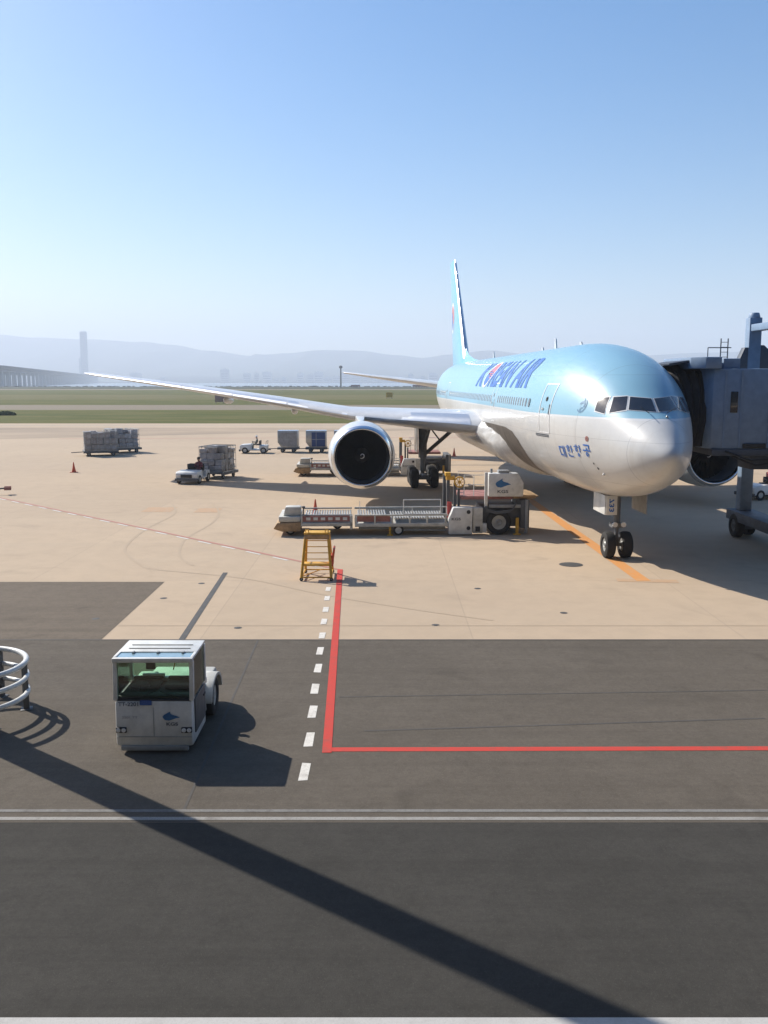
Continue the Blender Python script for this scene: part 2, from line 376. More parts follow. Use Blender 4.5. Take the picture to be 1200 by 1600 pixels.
# painted markings
def mark(name, poly, m, z=0.009): return struct(name, sheet(poly, z), m)
mark('road_line', rect(-120, 14.10, 120, 14.19), M['grey_line'])
mark('road_line', rect(-120, 13.82, 120, 13.925), M['white_line'])
b = MB(); b.box(-120, 8.75, 0.0, 120, 9.19, 0.03); struct('kerb', b, M['kerb'], smooth=0)
mark('stand_line', strip((-1.18, 16.66), (120, 17.5), 0.19), M['red_line'])
mark('stand_line', strip((-1.09, 16.5), (-1.65, 33.55), 0.18, 0.2), M['red_line'], 0.0125)
mark('stand_line', strip((-1.6, 33.45), (-60, 90.9), 0.16, 0.2), M['pink_line'])
dl = bpy.data.objects.new('dashed_line', None); COL.objects.link(dl); tag(dl, kind='structure')
for (xx, yy, ww) in ((-1.9, 30.31, 0.55), (-1.86, 28.99, 0.6), (-1.81, 27.5, 0.62), (-1.77, 26.06, 0.62), (-1.72, 24.59, 0.6), (-1.68, 23.13, 0.66), (-1.63, 21.68, 0.66), (-1.59, 20.15, 0.66), (-1.53, 18.68, 0.72), (-1.48, 17.16, 0.72), (-1.44, 15.65, 0.74)):
    b = sheet([(xx-.085, yy-ww/2), (xx+.085+random.uniform(-.01, .01), yy-ww/2+random.uniform(-.03, .03)), (xx+.085, yy+ww/2), (xx-.085+random.uniform(-.01, .01), yy+ww/2+random.uniform(-.03, .03))], 0.009); b.build('dash', M['dash_paint'], dl)
dl2 = bpy.data.objects.new('dashed_line', None); COL.objects.link(dl2); tag(dl2, kind='structure')
d = Vector((-58.4, 57.45)).normalized()
for k in range(24):
    p = Vector((-2.2, 33.75))+d*(0.5+k*1.75)
    sheet(strip(p, p+d*0.95, .13), 0.009).build('dash', M['dash_paint'], dl2)
mark('lead_in_line', strip((8.62, 58), (8.93, 43.5), 0.5), M['orange_line'])
mark('lead_in_line', strip((8.93, 43.5), (9.22, 31.6), 0.5, 0.5), M['orange_line'])
mark('lead_in_line', strip((8.3, 31.75), (10.4, 31.5), 0.5), M['pale_orange'], 0.006)
mark('drain_strip', strip((-5.55, 24.2), (-5.87, 33.0), 0.17), M['dark_strip'])
mark('asphalt_seam', strip((-3.45, 24.1), (-3.3, 13.8), 0.05), M['seam'], 0.008)
mark('asphalt_seam', rect(-40, 24.12, 40, 24.2), M['seam'], 0.008)
mark('asphalt_seam', strip((-1.0, 19.6), (14, 20.3), 0.05), M['seam'], 0.008)
mark('asphalt_seam', strip((-.4, 17.6), (8, 18.3), 0.06), M['seam'], 0.008)
mark('apron_joint', rect(-7.7, 25.6, 40, 25.64), M['tyre_mark'], 0.006)
mark('taxi_lane_line', strip((-40, 112), (60, 118), 0.5), M['pink_line'], 0.006)
mark('taxi_lane_line', strip((5.5, 81.5), (40, 82.5), 0.4), M['orange_line'], 0.006)
mark('taxi_lane_line', strip((2, 76.5), (40, 77.0), 0.35), M['dark_strip'], 0.006)
mark('taxi_lane_line', strip((-90, 145), (90, 148), 0.6), M['white_line'], 0.006)
for pts in (((-12.2, 52), (-11.2, 48), (-11.4, 43), (-11.0, 38), (-9.7, 35), (-8.6, 33.3)), ((-10.2, 53), (-9.0, 49), (-8.6, 45), (-8.9, 40), (-8.2, 36), (-7.0, 33.8)), ((-8.5, 33.5), (-5, 32), (-2, 29.5), (1, 27.5), (4, 25.8))):
    b = MB(); P = [Vector(p) for p in pts]; out = []
    for i in range(len(P)-1):
        p0, p1, p2, p3 = P[max(i-1, 0)], P[i], P[i+1], P[min(i+2, len(P)-1)]
        for t in [j/6 for j in range(6)]:
            out.append(0.5*((2*p1)+(p2-p0)*t+(2*p0-5*p1+4*p2-p3)*t*t+(-p0+3*p1-3*p2+p3)*t**3))
    L = []
    for i, p in enumerate(out[:-1]):
        dd = (out[i+1]-p).normalized(); nn = Vector((-dd.y, dd.x))*0.06; L.append([(p.x-nn.x, p.y-nn.y, .006), (p.x+nn.x, p.y+nn.y, .006)])
    b.loft(L, cap=False, ring_closed=False); struct('tyre_mark', b, M['tyre_mark'])
t_ = NT('worn_concrete'); M['worn'] = t_.out(t_.mix(t_.rng(t_.noise(.06, 6, .7, (.4, 1, 1)), .35, .65), (0.40, 0.31, 0.22), (0.27, 0.215, 0.16)), 0.85)
mark('worn_pavement', [(-130, 104), (-60, 106), (-35, 116), (-12, 127), (10, 133), (10, 136), (-20, 139), (-60, 139), (-130, 138)], M['worn'], 0.004)
mark('worn_marking', rect(-13.2, 48.8, -11.6, 50.6), M['pale_orange'], 0.005); mark('worn_marking', rect(-10.3, 48.6, -9.0, 50.2), M['pale_orange'], 0.005)
b = MB(); b.lathe([(0.004, 0.001), (0.012, .40), (0.0, .46)], (7.23, 34.5, 0.003), 'z', 20); o = struct('manhole_cover', b, M['dark_strip'])
for (x, y) in ((-8.6, 26.4), (-6.4, 31.2), (-4.2, 25.4), (1.5, 25.7), (3.2, 30.4), (5.5, 27.1), (-7.2, 29)):
    b = MB(); b.lathe([(0.0, .12), (0.006, .09), (0.008, .001)], (x, y, .003), 'z', 10); struct('pavement_socket', b, M['dark_strip'])

# terminal: the long glazed facade the picture is taken from, unseen behind the viewpoint; height raised to deepen shade
M['facade'] = mat('terminal_panel', (0.16, 0.165, 0.17), 0.5); M['facade_glass'] = mat('terminal_glass', (0.03, 0.04, 0.05), 0.08, coat=1.0)
TM = thing('terminal_building', (0, -1.2, 0), 'long dark glazed airport terminal facade standing along the kerb behind the viewpoint', 'terminal')
b = MB(); b.box(-160, -20, 0, 160, -.3, 5.2); b.box(-160, -20, 5.2, 160, -1.5, 28.6); b.box(-160, -20, 28.6, 160, .0, 30); b.build('wall', M['facade'], TM, smooth=0)
first = None
for k in range(64):
    for z in (5.35, 9.25, 13.15, 17.05, 20.95, 24.75):
        if first is None:
            b = MB(); b.box(.08, -1.498, 0, 4.92, -1.42, 3.8); first = o = b.build('pane', M['facade_glass'], TM, smooth=0)
        else: o = again(first, 'pane', TM)
        o.location = (-160+5*k, 0, z)

# ------------------------------------------------------------------ airliner
def pchip(xs, ys):
    n = len(xs); h = [xs[i+1]-xs[i] for i in range(n-1)]; d = [(ys[i+1]-ys[i])/h[i] for i in range(n-1)]; m = [0]*n
    m[0] = d[0]; m[-1] = d[-1]
    for i in range(1, n-1):
        if d[i-1]*d[i] > 0:
            w1 = 2*h[i]+h[i-1]; w2 = h[i]+2*h[i-1]; m[i] = (w1+w2)/(w1/d[i-1]+w2/d[i])
    def f(x):
        if x <= xs[0]: return ys[0]
        if x >= xs[-1]: return ys[-1]
        i = 0
        while x > xs[i+1]: i += 1
        t = (x-xs[i])/h[i]; t2 = t*t; t3 = t2*t
        return (2*t3-3*t2+1)*ys[i]+(t3-2*t2+t)*h[i]*m[i]+(-2*t3+3*t2)*ys[i+1]+(t3-t2)*h[i]*m[i+1]
    return f
sq = lambda L: [v**.5 for v in L]
f_top = pchip(sq([0,.4,1,1.75,2.5,3.5,5,7,9,11,45,50,56,60,63]), [4.55,5.05,5.48,5.93,6.5,7.2,7.88,8.38,8.59,8.64,8.64,8.6,8.3,7.9,7.35])
f_bot = pchip(sq([0,.4,1,2,4,6,8,10,40,46,52,58,63]), [4.55,4.02,3.62,3.2,2.72,2.5,2.43,2.42,2.42,3.0,4.2,5.6,6.75])
f_wid = pchip(sq([0,.4,1,2,3,4,6,8,10,42,48,54,59,63]), [0.0,.52,.92,1.38,1.76,2.1,2.62,2.95,3.1,3.1,2.85,2.1,1.2,.35])
def fus(x, a, off=0.0):
    """point on the fuselage at station x and angle a (0 = starboard, pi/2 = up)"""
    r = max(x, 0)**.5; t, bt, w = f_top(r), f_bot(r), f_wid(r); h = (t-bt)/2
    p = Vector((x, w*cos(a), (t+bt)/2+h*sin(a)))
    if off:
        e = 0.02; n = Vector((0, cos(a)*h, sin(a)*w)).normalized()
        q = (fus(x+e, a)-p); n = (n-q.normalized()*n.dot(q.normalized())).normalized(); p = p+n*off
    return p
def fus_ang(x, z):
    r = max(x, 0)**.5; t, bt = f_top(r), f_bot(r); s_ = max(-1, min(1, (z-(t+bt)/2)/((t-bt)/2))); return math.asin(s_)
def on_side(x, z, off=0.01): return fus(x, fus_ang(x, z), off)
def on_front(y, z, off=0.01):
    """where the nose skin meets the line (y,z) coming from ahead"""
    lo, hi = 0.0, 12.0
    for _ in range(40):
        m_ = (lo+hi)/2; r = m_**.5; t, bt, w = f_top(r), f_bot(r), f_wid(r)
        if (y/max(w, 1e-4))**2+((z-(t+bt)/2)/max((t-bt)/2, 1e-4))**2 < 1: hi = m_
        else: lo = m_
    r = hi**.5; t, bt, w = f_top(r), f_bot(r), f_wid(r)
    return fus(hi, atan2((z-(t+bt)/2)/((t-bt)/2), y/max(w, 1e-4)), off)
def m_livery(name, rx=None):
    t = NT(name); x = t.xyz(); n1 = t.noise(0.8, 6, 0.6, (0.2, 1, 1)); n2 = t.noise(5, 6, 0.7, (0.25, 1, 1))
    up = t.math('GREATER_THAN', x[2], 5.73); st = t.math('GREATER_THAN', x[2], 5.66)
    white = t.mix(t.rng(n1, 0.35, 0.75), (0.60, 0.60, 0.585), (0.52, 0.525, 0.52)); white = t.mix(t.rng(n2, 0.5, 0.8, 0, 0.25), white, (0.40, 0.38, 0.35))
    blue = t.mix(t.rng(n1, 0.3, 0.8), (0.25, 0.465, 0.59), (0.235, 0.44, 0.56))
    col = t.mix(up, t.mix(st, white, (0.62, 0.63, 0.64)), blue)
    def seam(v, pitch, w):
        f = t.math('FRACT', t.math('DIVIDE', v, pitch)); return t.math('LESS_THAN', t.math('ABSOLUTE', t.math('SUBTRACT', f, 0.5)), w/pitch)
    j = t.math('MAXIMUM', seam(x[0], 2.9, 0.014), t.math('LESS_THAN', t.math('ABSOLUTE', t.math('SUBTRACT', x[0], 1.45)), 0.012))
    for zz in (3.35, 4.95, 7.25):
        j = t.math('MAXIMUM', j, t.math('LESS_THAN', t.math('ABSOLUTE', t.math('SUBTRACT', x[2], zz)), 0.007))
    dk = t.noise(1.2, 7, .75, (2.2, .5, .16)); col = t.mix(t.math('MULTIPLY', t.rng(dk, .55, .8, 0, .35), t.math('LESS_THAN', x[2], 5.6)), col, (.33, .30, .26))
    col = t.mix(t.math('MULTIPLY', j, 0.33), col, (0.12, 0.13, 0.14))
    t.p.inputs['Coat Weight'].default_value = 0.3; t.p.inputs['Coat Roughness'].default_value = 0.06
    return t.out(col, t.rng(n2, 0.3, 0.8, 0.3, 0.44), 0.5)
M['livery'] = m_livery('airliner_livery')
M['fin'] = mat('fin_blue', (0.20, 0.50, 0.70), 0.3, var=0.04, coat=0.5)
M['wing_paint'] = mat('wing_grey', (0.60, 0.61, 0.62), 0.32, var=0.07, scale=0.8, coat=0.3)
M['nacelle'] = mat('nacelle_white', (0.66, 0.67, 0.67), 0.28, var=0.06, coat=0.5)
M['fanblade'] = mat('titanium_fan', (0.035, 0.035, 0.04), 0.4, 0.8)
M['hot'] = mat('exhaust_metal', (0.20, 0.18, 0.16), 0.45, 0.9)
M['letter'] = mat('letter_blue', (0.025, 0.13, 0.45), 0.4)
M['gear'] = mat('gear_grey', (0.15, 0.155, 0.16), 0.5)
M['winframe'] = mat('window_frame', (0.45, 0.55, 0.60), 0.35)
M['emb_red'] = mat('emblem_red', (0.48, 0.12, 0.16), 0.45)
M['emb_white'] = mat('emblem_white', (0.75, 0.75, 0.75), 0.4)

PL = thing('airliner', (9.608, 30.03, 0), 'large pale blue and white jet airliner with blue KOREAN AIR lettering', 'airplane', rz=R(90)+0.04754)
b = MB(); rings = []
xs = [0.0008]+[(i/16)**2*2.0 for i in range(1, 17)]+[2+.35*i for i in range(1, 24)]+[10.4+1.2*i for i in range(0, 26)]+[41.4+.9*i for i in range(0, 25)]
for x in xs: rings.append([fus(x, 2*pi*j/72) for j in range(72)])
b.loft(rings); FU = b.build('fuselage', M['livery'], PL, smooth=180)
# belly fairing: stands proud of the skin below the wing line, with a steep front face
def ss(t): t = max(0, min(1, t)); return t*t*(3-2*t)
b = MB(); rings = []
fx = [11.3+.11*i for i in range(33)]+[15+.9*i for i in range(29)]+[41.2]
for x in fx:
    ring = []
    for j in range(41):
        a = -pi*j/40; p = fus(x, a); z = p.z
        xf = lerp_tab([(2.3, 15.6), (3.5, 16.0), (4.0, 16.2), (4.43, 18.6), (4.75, 22.5)], z); zt = 4.8+.1*ss((x-20)/3)
        k = ss((x-xf)/1.3)*ss((zt-z)/.5)*(1-ss((x-36)/4.5)); side = .25+.22*ss((z-2.5)/.9)
        ring.append(fus(x, a, -.06+(side+.06)*k))
    rings.append(ring)
b.loft(rings, cap=False, ring_closed=False); b.build('belly_fairing', mat('fairing_white', (0.56, 0.555, 0.54), 0.3, var=0.1, coat=0.4), PL, smooth=180)
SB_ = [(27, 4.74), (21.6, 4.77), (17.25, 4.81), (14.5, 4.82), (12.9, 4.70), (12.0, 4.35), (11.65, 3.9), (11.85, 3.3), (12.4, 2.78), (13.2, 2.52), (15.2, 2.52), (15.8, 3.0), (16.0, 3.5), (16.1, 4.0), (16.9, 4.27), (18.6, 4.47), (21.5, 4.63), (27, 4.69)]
decal('dark_band', [Vector((*p, 0)) for p in SB_], [list(range(len(SB_)))], lambda u, v: on_side(u, v, .012), mat('dark_band_grey', (.105, .09, .075), .4, var=.2, scale=1.5), PL, (.5, .12))  # dark curved band laid on the skin ahead of the belly fairing
decal('drain_port', *ring2d(19.6, 3.2, 0, .22, 12), lambda u, v: on_side(u, v, .50), M['ink'], PL)
# wings: sections y -> (LE x, chord, z of LE, thickness)
def airfoil(n=16, tc=.12, camber=.02):
    up, lo = [], []
    for i in range(n+1):
        c = (1-cos(pi*i/n))/2; y = 5*tc*(.2969*sqrt(c)-.126*c-.3516*c*c+.2843*c**3-.1036*c**4); k = camber*4*c*(1-c)
        up.append((c, k+y)); lo.append((c, k-y))
    return up[::-1]+lo[1:-1]          # TE -> LE over the top -> back under
WS = [(2.2, 0.12), (3.1, .12), (6.5, .115), (10.4, .108), (15, .10), (20, .096), (25, .092), (29.6, .09), (30.3, .07), (30.47, .03)]
f_wz = pchip([2, 3.1, 9.85, 15, 22, 30.5], [4.35, 4.5, 4.86, 5.6, 6.55, 7.62])
def wle(y): return 40.5-(30.4-y)*.681
def wte(y): return 34.6+.1*(y-3)/7.4 if y < 10.4 else 34.7+(42.5-34.7)*(y-10.4)/20.0
def wsec(y, tc, s, cut=None, grow=0.0):
    le, te = wle(y), wte(y)
    if y > 30: le += (y-30)*1.4
    ch = te-le; z = f_wz(y); tw = R(2.5-3.5*(y-3)/27)
    pts = airfoil(16, tc)
    if cut: pts = [p for p in pts if p[0] <= cut]
    out = []
    for c, t in pts:
        nx, nz = c, t
        g = grow/ch
        if grow: nz += math.copysign(g, t) ; nx -= g*(1 if c < .02 else 0)
        out.append(Vector((le+ch*(nx*cos(tw)+nz*sin(tw)*0), s*y, z+ch*(nz-nx*sin(tw)))))
    return out
for s in (1, -1):
    b = MB(); b.loft([wsec(y, tc, s) for y, tc in WS]); wg = b.build('wing', M['wing_paint'], PL, smooth=50)
    for (y0, y1) in ((3.6, 8.6), (10.6, 14.4), (14.5, 18.2), (18.3, 22.0), (22.1, 25.8), (25.9, 29.4)):
        b = MB(); k = 5; b.loft([wsec(y0+(y1-y0)*i/k, .12-.03*min(1, (y0+(y1-y0)*i/k)/20) if False else [t for yy, t in WS if yy >= y0+(y1-y0)*i/k-.01][0]*0+ (lambda y: next((a[1]+(c_[1]-a[1])*(y-a[0])/(c_[0]-a[0]) for a, c_ in zip(WS, WS[1:]) if y <= c_[0])))(y0+(y1-y0)*i/k), s, cut=.12, grow=.006) for i in range(k+1)])
        b.build('slat', mat('slat_metal', (0.62, 0.64, 0.66), .32, .8, var=.03) if 'slat_metal' not in bpy.data.materials else bpy.data.materials['slat_metal'], wg, smooth=50)
    for y in (6.2, 14.2, 19.0):
        x0 = wte(y)-4.2; z0 = f_wz(y)-.42
        b = MB(); b.loft([[Vector((x0+t, s*y+rw*cos(a), z0-.08*t*.3+rh*sin(a))) for a in [2*pi*j/14 for j in range(14)]] for t, rw, rh in ((0, .04, .04), (.5, .14, .18), (1.5, .2, .26), (3.2, .2, .26), (4.6, .12, .18), (5.6, .03, .05))]); b.build('flap_fairing', M['wing_paint'], wg, smooth=180)
    # engine
    ec = (0, s*9.85, 2.9); 
    b = MB(); b.lathe([(20.32, 1.715), (20.7, 1.80), (21.4, 1.87), (22.4, 1.89), (23.6, 1.84), (24.8, 1.70), (25.9, 1.52), (25.92, 1.47), (24.5, 1.45)], ec, 'x', 64)
    en = b.build('engine', M['nacelle'], PL, smooth=60)
    b = MB(); b.lathe([(20.32, 1.716), (20.12, 1.655), (20.02, 1.585), (20.0, 1.55), (20.02, 1.515), (20.10, 1.475), (20.3, 1.45)], ec, 'x', 64); b.build('intake_lip', M['alu'], en, smooth=180)
    b = MB(); b.lathe([(20.3, 1.45), (20.7, 1.425), (21.3, 1.43), (22.1, 1.44), (22.15, .001)], ec, 'x', 48); b.build('intake_duct', M['dgrey'], en, smooth=60)
    b = MB(); b.lathe([(20.95, .001), (21.0, .06), (21.3, .25), (21.62, .40), (21.9, .44)], ec, 'x', 32); b.build('spinner', M['black'], en, smooth=180)
    b = MB(); L = []
    for i in range(15):
        a = i/14*2*pi*.85; rr = .06+.10*i/14; t = 20.955+rr*1.22-.03; w = .014+.022*sin(pi*i/14)
        L.append([(t-.02, ec[1]+(rr-w)*cos(a), ec[2]+(rr-w)*sin(a)), (t-.012+w*1.2, ec[1]+(rr+w)*cos(a), ec[2]+(rr+w)*sin(a))])
    b.loft(L, cap=False, ring_closed=False); b.build('spinner_swirl', M['emb_white'], en)
    bl = MB(); rs = []
    for i in range(7):
        t = i/6; rr = .42+t*1.0; tw = R(25+38*t); ch = .17+.10*sin(pi*t*.8); sw = .10*t*t
        rs.append([Vector((cos(tw)*u*ch+sgn*.006*sin(tw), sin(tw)*u*ch+sw-sgn*.006*cos(tw), rr)) for u, sgn in ((-1, 0), (-.3, 1), (1, 0), (-.3, -1))])
    bl.loft(rs); first = None
    for k in range(22):
        if first is None: first = bl.build('fan_blade', M['fanblade'], en, smooth=60); o = first
        else: o = again(first, 'fan_blade', en)
        o.location = (21.72, ec[1], ec[2]); o.rotation_euler = (2*pi*k/22, 0, 0)
    b = MB(); b.lathe([(24.8, 1.12), (26.2, 1.05), (27.4, .84), (27.42, .80), (26.5, .75)], ec, 'x', 40); b.lathe([(26.6, .62), (27.6, .5), (28.6, .12), (28.7, .001)], ec, 'x', 32); b.build('exhaust', M['hot'], en, smooth=60)
    py = s*9.85
    b = MB(); b.loft([[Vector((x, py+dy*w, z)) for dy, z in ((-1, z0), (1, z0), (1, z1), (-1, z1))] for x, w, z0, z1 in ((21.9, .06, 4.5, 4.74), (23.5, .2, 4.4, 4.86), (25.5, .26, 4.3, 4.95), (27.5, .26, 4.0, 4.85), (30.5, .18, 4.3, 4.8), (33, .05, 4.5, 4.7))]); b.build('pylon', M['nacelle'], en, bevel=.03)
    # main gear
    gy = s*5.49; gx = 31.77
    b = MB(); b.cyl((gx, gy, 4.7), (gx, gy, 1.9), .31, .28, 16); b.cyl((gx, gy, 1.9), (gx, gy, .75), .17, .15, 16); b.cyl((gx-1.55, gy, .72), (gx+1.55, gy, .72), .16, .16, 10)
    for dx in (-1.45, 0, 1.45): b.cyl((gx+dx, gy-.75, .64), (gx+dx, gy+.75, .64), .09, .09, 10)
    b.cyl((gx-.3, gy, 1.9), (gx-.5, gy, 1.0), .05, .05, 8); b.cyl((gx-.5, gy, 1.35), (gx-.1, gy, .9), .05, .05, 8)
    mg = b.build('main_gear', M['gear'], PL, smooth=50)
    b = MB(); b.cyl((gx, gy, 2.0), (gx-.2, gy-s*2.6, 4.3), .13, .13, 10); b.cyl((gx, gy, 2.2), (gx-2.6, gy-s*.3, 4.4), .11, .11, 10); b.cyl((gx-.1, gy-s*1.2, 3.0), (gx-.15, gy-s*.2, 4.3), .05, .05, 8); b.build('brace', M['dgrey'], mg, smooth=50)
    b = MB(); b.prism([(gx-1.0, 2.3), (gx+1.1, 2.3), (gx+1.3, 4.4), (gx-1.2, 4.4)], 'y', gy+s*.42, gy+s*.47); b.build('gear_door', M['nacelle'], mg, bevel=.015)
    wm = wheel_mb(.64, .5, .3, 28); first = None
    for dx in (-1.45, 0, 1.45):
        for dy in (-.66, .66):
            if first is None: o = first = wm.build('wheel', [M['rubber'], M['gear']], mg)
            else: o = again(first, 'wheel', mg)
            o.location = (gx+dx, gy+dy, .64)
    # tailplane
    b = MB(); rs = []
    for y, le, ch, z, tc in ((.6, 53.2, 7.3, 6.55, .1), (4, 55.7, 5.6, 6.98, .095), (8, 58.9, 3.7, 7.5, .09), (10.6, 60.9, 2.4, 7.85, .08), (10.8, 61.4, 1.7, 7.88, .04)):
        rs.append([Vector((le+ch*c, s*y, z+ch*t)) for c, t in airfoil(12, tc, 0)])
    b.loft(rs); b.build('tailplane', M['wing_paint'], PL, smooth=50)
# fin
def finsec(z):
    t = (z-8.2)/10.3; le = 49.6+9.7*t; te = 60.0+3.2*t; return le, te-le
b = MB(); b.loft([[Vector((finsec(z)[0]+finsec(z)[1]*c, finsec(z)[1]*tt, z)) for c, tt in airfoil(14, .10 if z < 18.4 else .05, 0)] for z in (7.6, 8.6, 10, 12, 14, 16, 18.2, 18.5)]); FN = b.build('tail_fin', M['fin'], PL, smooth=50)
b = MB(); b.loft([[Vector((finsec(z)[0]-.01+finsec(z)[1]*c, (finsec(z)[1]*tt)+math.copysign(.004, tt), z)) for c, tt in airfoil(14, .10, 0) if c <= .06] for z in (9.0, 11, 13, 15, 17, 18.15)]); b.build('leading_edge', M['alu'], FN, smooth=60)
b = MB(); b.loft([[Vector((x, w*sy, zz)) for sy, zz in ((-1, z0), (-.5, (z0+z1)/2), (0, z1), (.5, (z0+z1)/2), (1, z0))] for x, w, z0, z1 in ((43, .02, 8.55, 8.66), (46, .14, 8.5, 8.85), (49, .3, 8.4, 9.25), (51, .4, 8.3, 9.9))], ring_closed=True); b.build('dorsal_fillet', M['fin'], PL, smooth=60)
def finmap(u, v):
    le, ch = finsec(v); c = (u-le)/ch; tt = 5*.10*(.2969*sqrt(max(c, 0))-.126*c-.3516*c*c+.2843*c**3-.1036*c**4); return Vector((u, ch*tt+.012, v))
ecx, ecz, er = 58.0, 12.9, 1.15
def yin(top):
    pts = []
    for i in range(17):
        a = pi*i/16; pts.append((cos(a), sin(a)))
    for i in range(1, 9): a = pi-pi*i/8; pts.append((-.5+.5*cos(a) if True else 0, .5*sin(a)))
    for i in range(1, 8): a = pi+pi*i/8; pts.append((.5+.5*cos(a), .5*sin(a)))
    k = 1 if top else -1
    return [Vector((ecx-k*er*p[0], ecz+k*er*p[1], 0)) for p in pts], [list(range(len(pts)))]
decal('emblem', *yin(True), finmap, M['emb_red'], FN, (.4, .4)); decal('emblem', *yin(False), finmap, M['letter'], FN, (.4, .4))
decal('emblem', *ring2d(ecx, ecz, er, er+.3, 32), finmap, M['emb_white'], FN)
# cockpit windows: panes on the nose skin
PANES = [[(.05, 6.40), (.70, 6.46), (.87, 6.02), (.05, 5.96)], [(.77, 6.48), (1.17, 6.44), (1.40, 5.90), (.95, 6.02)]]
def inset(q, d):
    c = sum((Vector(p) for p in q), Vector((0, 0)))/len(q); return [Vector(p)+(Vector(p)-c).normalized()*d for p in q]
SIDE = [(2.98, 5.86), (3.22, 6.44), (3.62, 6.42), (3.46, 5.95)]
for s in (1, -1):
    for q in PANES:
        fr = decal('cockpit_window_frame', [Vector((s*p.x if p.x > .06 or True else 0, p.y, 0)) for p in inset(q, .045)], [[0, 1, 2, 3]], lambda u, v: on_front(u, v, .010), M['nacelle'] if s > 0 else M['nacelle'], PL, (.12, .08))
        decal('cockpit_pane', [Vector((s*p[0], p[1], 0)) for p in q], [[0, 1, 2, 3]], lambda u, v: on_front(u, v, .02), M['darkglass'], fr, (.12, .08))
    def sm(u, v, off, s=s):
        p = on_side(u, v, off); p.y *= s; return p
    fr = decal('cockpit_window_frame', [Vector((p.x, p.y, 0)) for p in inset(SIDE, .045)], [[0, 1, 2, 3]], lambda u, v: sm(u, v, .010), M['nacelle'], PL, (.1, .1))
    decal('cockpit_pane', [Vector((*p, 0)) for p in SIDE], [[0, 1, 2, 3]], lambda u, v: sm(u, v, .02), M['darkglass'], fr, (.1, .1))
# doors (outline strips, small window, handle plate)
def door(x0, x1, z0, z1, s=1):
    def sm(u, v, off=.012):
        p = on_side(u, v, off); p.y *= s; return p
    w = .05; rr = rects2d([(x0, z0, x0+w, z1), (x1-w, z0, x1, z1), (x0+w, z1-w, x1-w, z1), (x0+w, z0, x1-w, z0+w)])
    d_ = decal('door', *rr, sm, M['emb_white'], PL, (.4, .12))
    xm = (x0+x1)/2
    decal('door_window', *ring2d(xm, z0+1.36, 0, .10, 12), sm, M['darkglass'], d_)
    decal('handle', *rects2d([(xm+.12, z0+.92, xm+.34, z0+1.0)]), lambda u, v: sm(u, v, .03), M['steel'], d_)
    decal('warning_plate', *rects2d([(x0+.12, z0+.75, x0+.2, z0+1.15)]), sm, M['ink'], d_)
for x0 in (6.5, 17.4, 38.5, 51.0): door(x0, x0+1.12, 4.95, 6.93)
door(6.5, 7.62, 4.95, 6.93, -1)
# cabin windows, one part each
first = None; wx = [9.3+.533*i for i in range(15)]+[18.9+.533*i for i in range(36)]+[40.1+.533*i for i in range(19)]
def winmesh():
    vs_, fs = [], []
    n = 14
    for i in range(n):
        a = 2*pi*i/n; c, s_ = cos(a), sin(a); vs_.append(Vector((.125*math.copysign(abs(c)**.7, c), .185*math.copysign(abs(s_)**.7, s_), 0)))
    return vs_, [list(range(n))]
wv, wf = winmesh()
for x in wx:
    if first is None:
        first = decal('cabin_window', wv, wf, lambda u, v: on_side(12+u, 6.12+v, .012)-Vector((12, 0, 0)), M['darkglass'], PL, (.3, .1)); o = first
    else: o = again(first, 'cabin_window', PL)
    p = on_side(x, 6.12, .0)-on_side(12, 6.12, .0); o.location = (x, p.y, p.z)
    if abs(p.y) > .02: 
        e = (on_side(x+.2, 6.12)-on_side(x-.2, 6.12)); o.rotation_euler = (0, 0, atan2(e.y, e.x))
# lettering
def arcmap(u, v, off=.014):      # u: metres forward of x=25.7, v: 0..1 from 24 to 55 degrees
    return fus(25.7-u, R(22.5+31.5*v), off)
vs_, fs = text2d('K', 1, .035); vs_ = fit2d(vs_, 0, 0, 2.2, 1); decal('lettering', vs_, fs, arcmap, M['letter'], PL, (.6, .08))
vs_, fs = text2d('REAN', 1, .035, 1.02); vs_ = fit2d(vs_, 4.35, 0, 10.3, 1); decal('lettering', vs_, fs, arcmap, M['letter'], PL, (.6, .08))
vs_, fs = text2d('AIR', 1, .035, 1.02); vs_ = fit2d(vs_, 11.2, 0, 15.2, 1); decal('lettering', vs_, fs, arcmap, M['letter'], PL, (.6, .08))
def yin2(top):
    pts = [(cos(pi*i/16), sin(pi*i/16)) for i in range(17)]+[(-.5+.5*cos(pi-pi*i/8), .5*sin(pi-pi*i/8)) for i in range(1, 9)]+[(.5+.5*cos(pi+pi*i/8), .5*sin(pi+pi*i/8)) for i in range(1, 8)]
    k = 1 if top else -1
    return [Vector((3.3+k*.92*p[0], .5+k*.46*p[1], 0)) for p in pts], [list(range(len(pts)))]
decal('emblem', *yin2(True), arcmap, M['emb_red'], PL, (.3, .08)); decal('emblem', *yin2(False), arcmap, M['letter'], PL, (.3, .08))
decal('emblem', [Vector((3.3+k*cos(a)*1, .5+.5*k*sin(a), 0)) for a in [2*pi*i/32 for i in range(32)] for k in (.93, 1.08)], [[2*i, 2*i+1, (2*i+3) % 64, (2*i+2) % 64] for i in range(32)], arcmap, M['emb_white'], PL)
H1 = join2d(rects2d([(0,.80,.52,.93),(0,.1,.13,.8),(.13,.1,.52,.22),(.62,0,.74,1),(.88,0,1,1),(.74,.45,.88,.57)]))
def HAN(bot): return join2d(rects2d([(.2,.92,.46,1.0),(.0,.78,.64,.87),(.74,.36,.86,1),(.86,.62,1,.73)]), ring2d(.32, .57, .08, .18, 14), bot)
H2 = HAN(rects2d([(.15,.1,.27,.3),(.15,0,.92,.1)])); H3 = HAN(ring2d(.52, .14, .06, .16, 14))
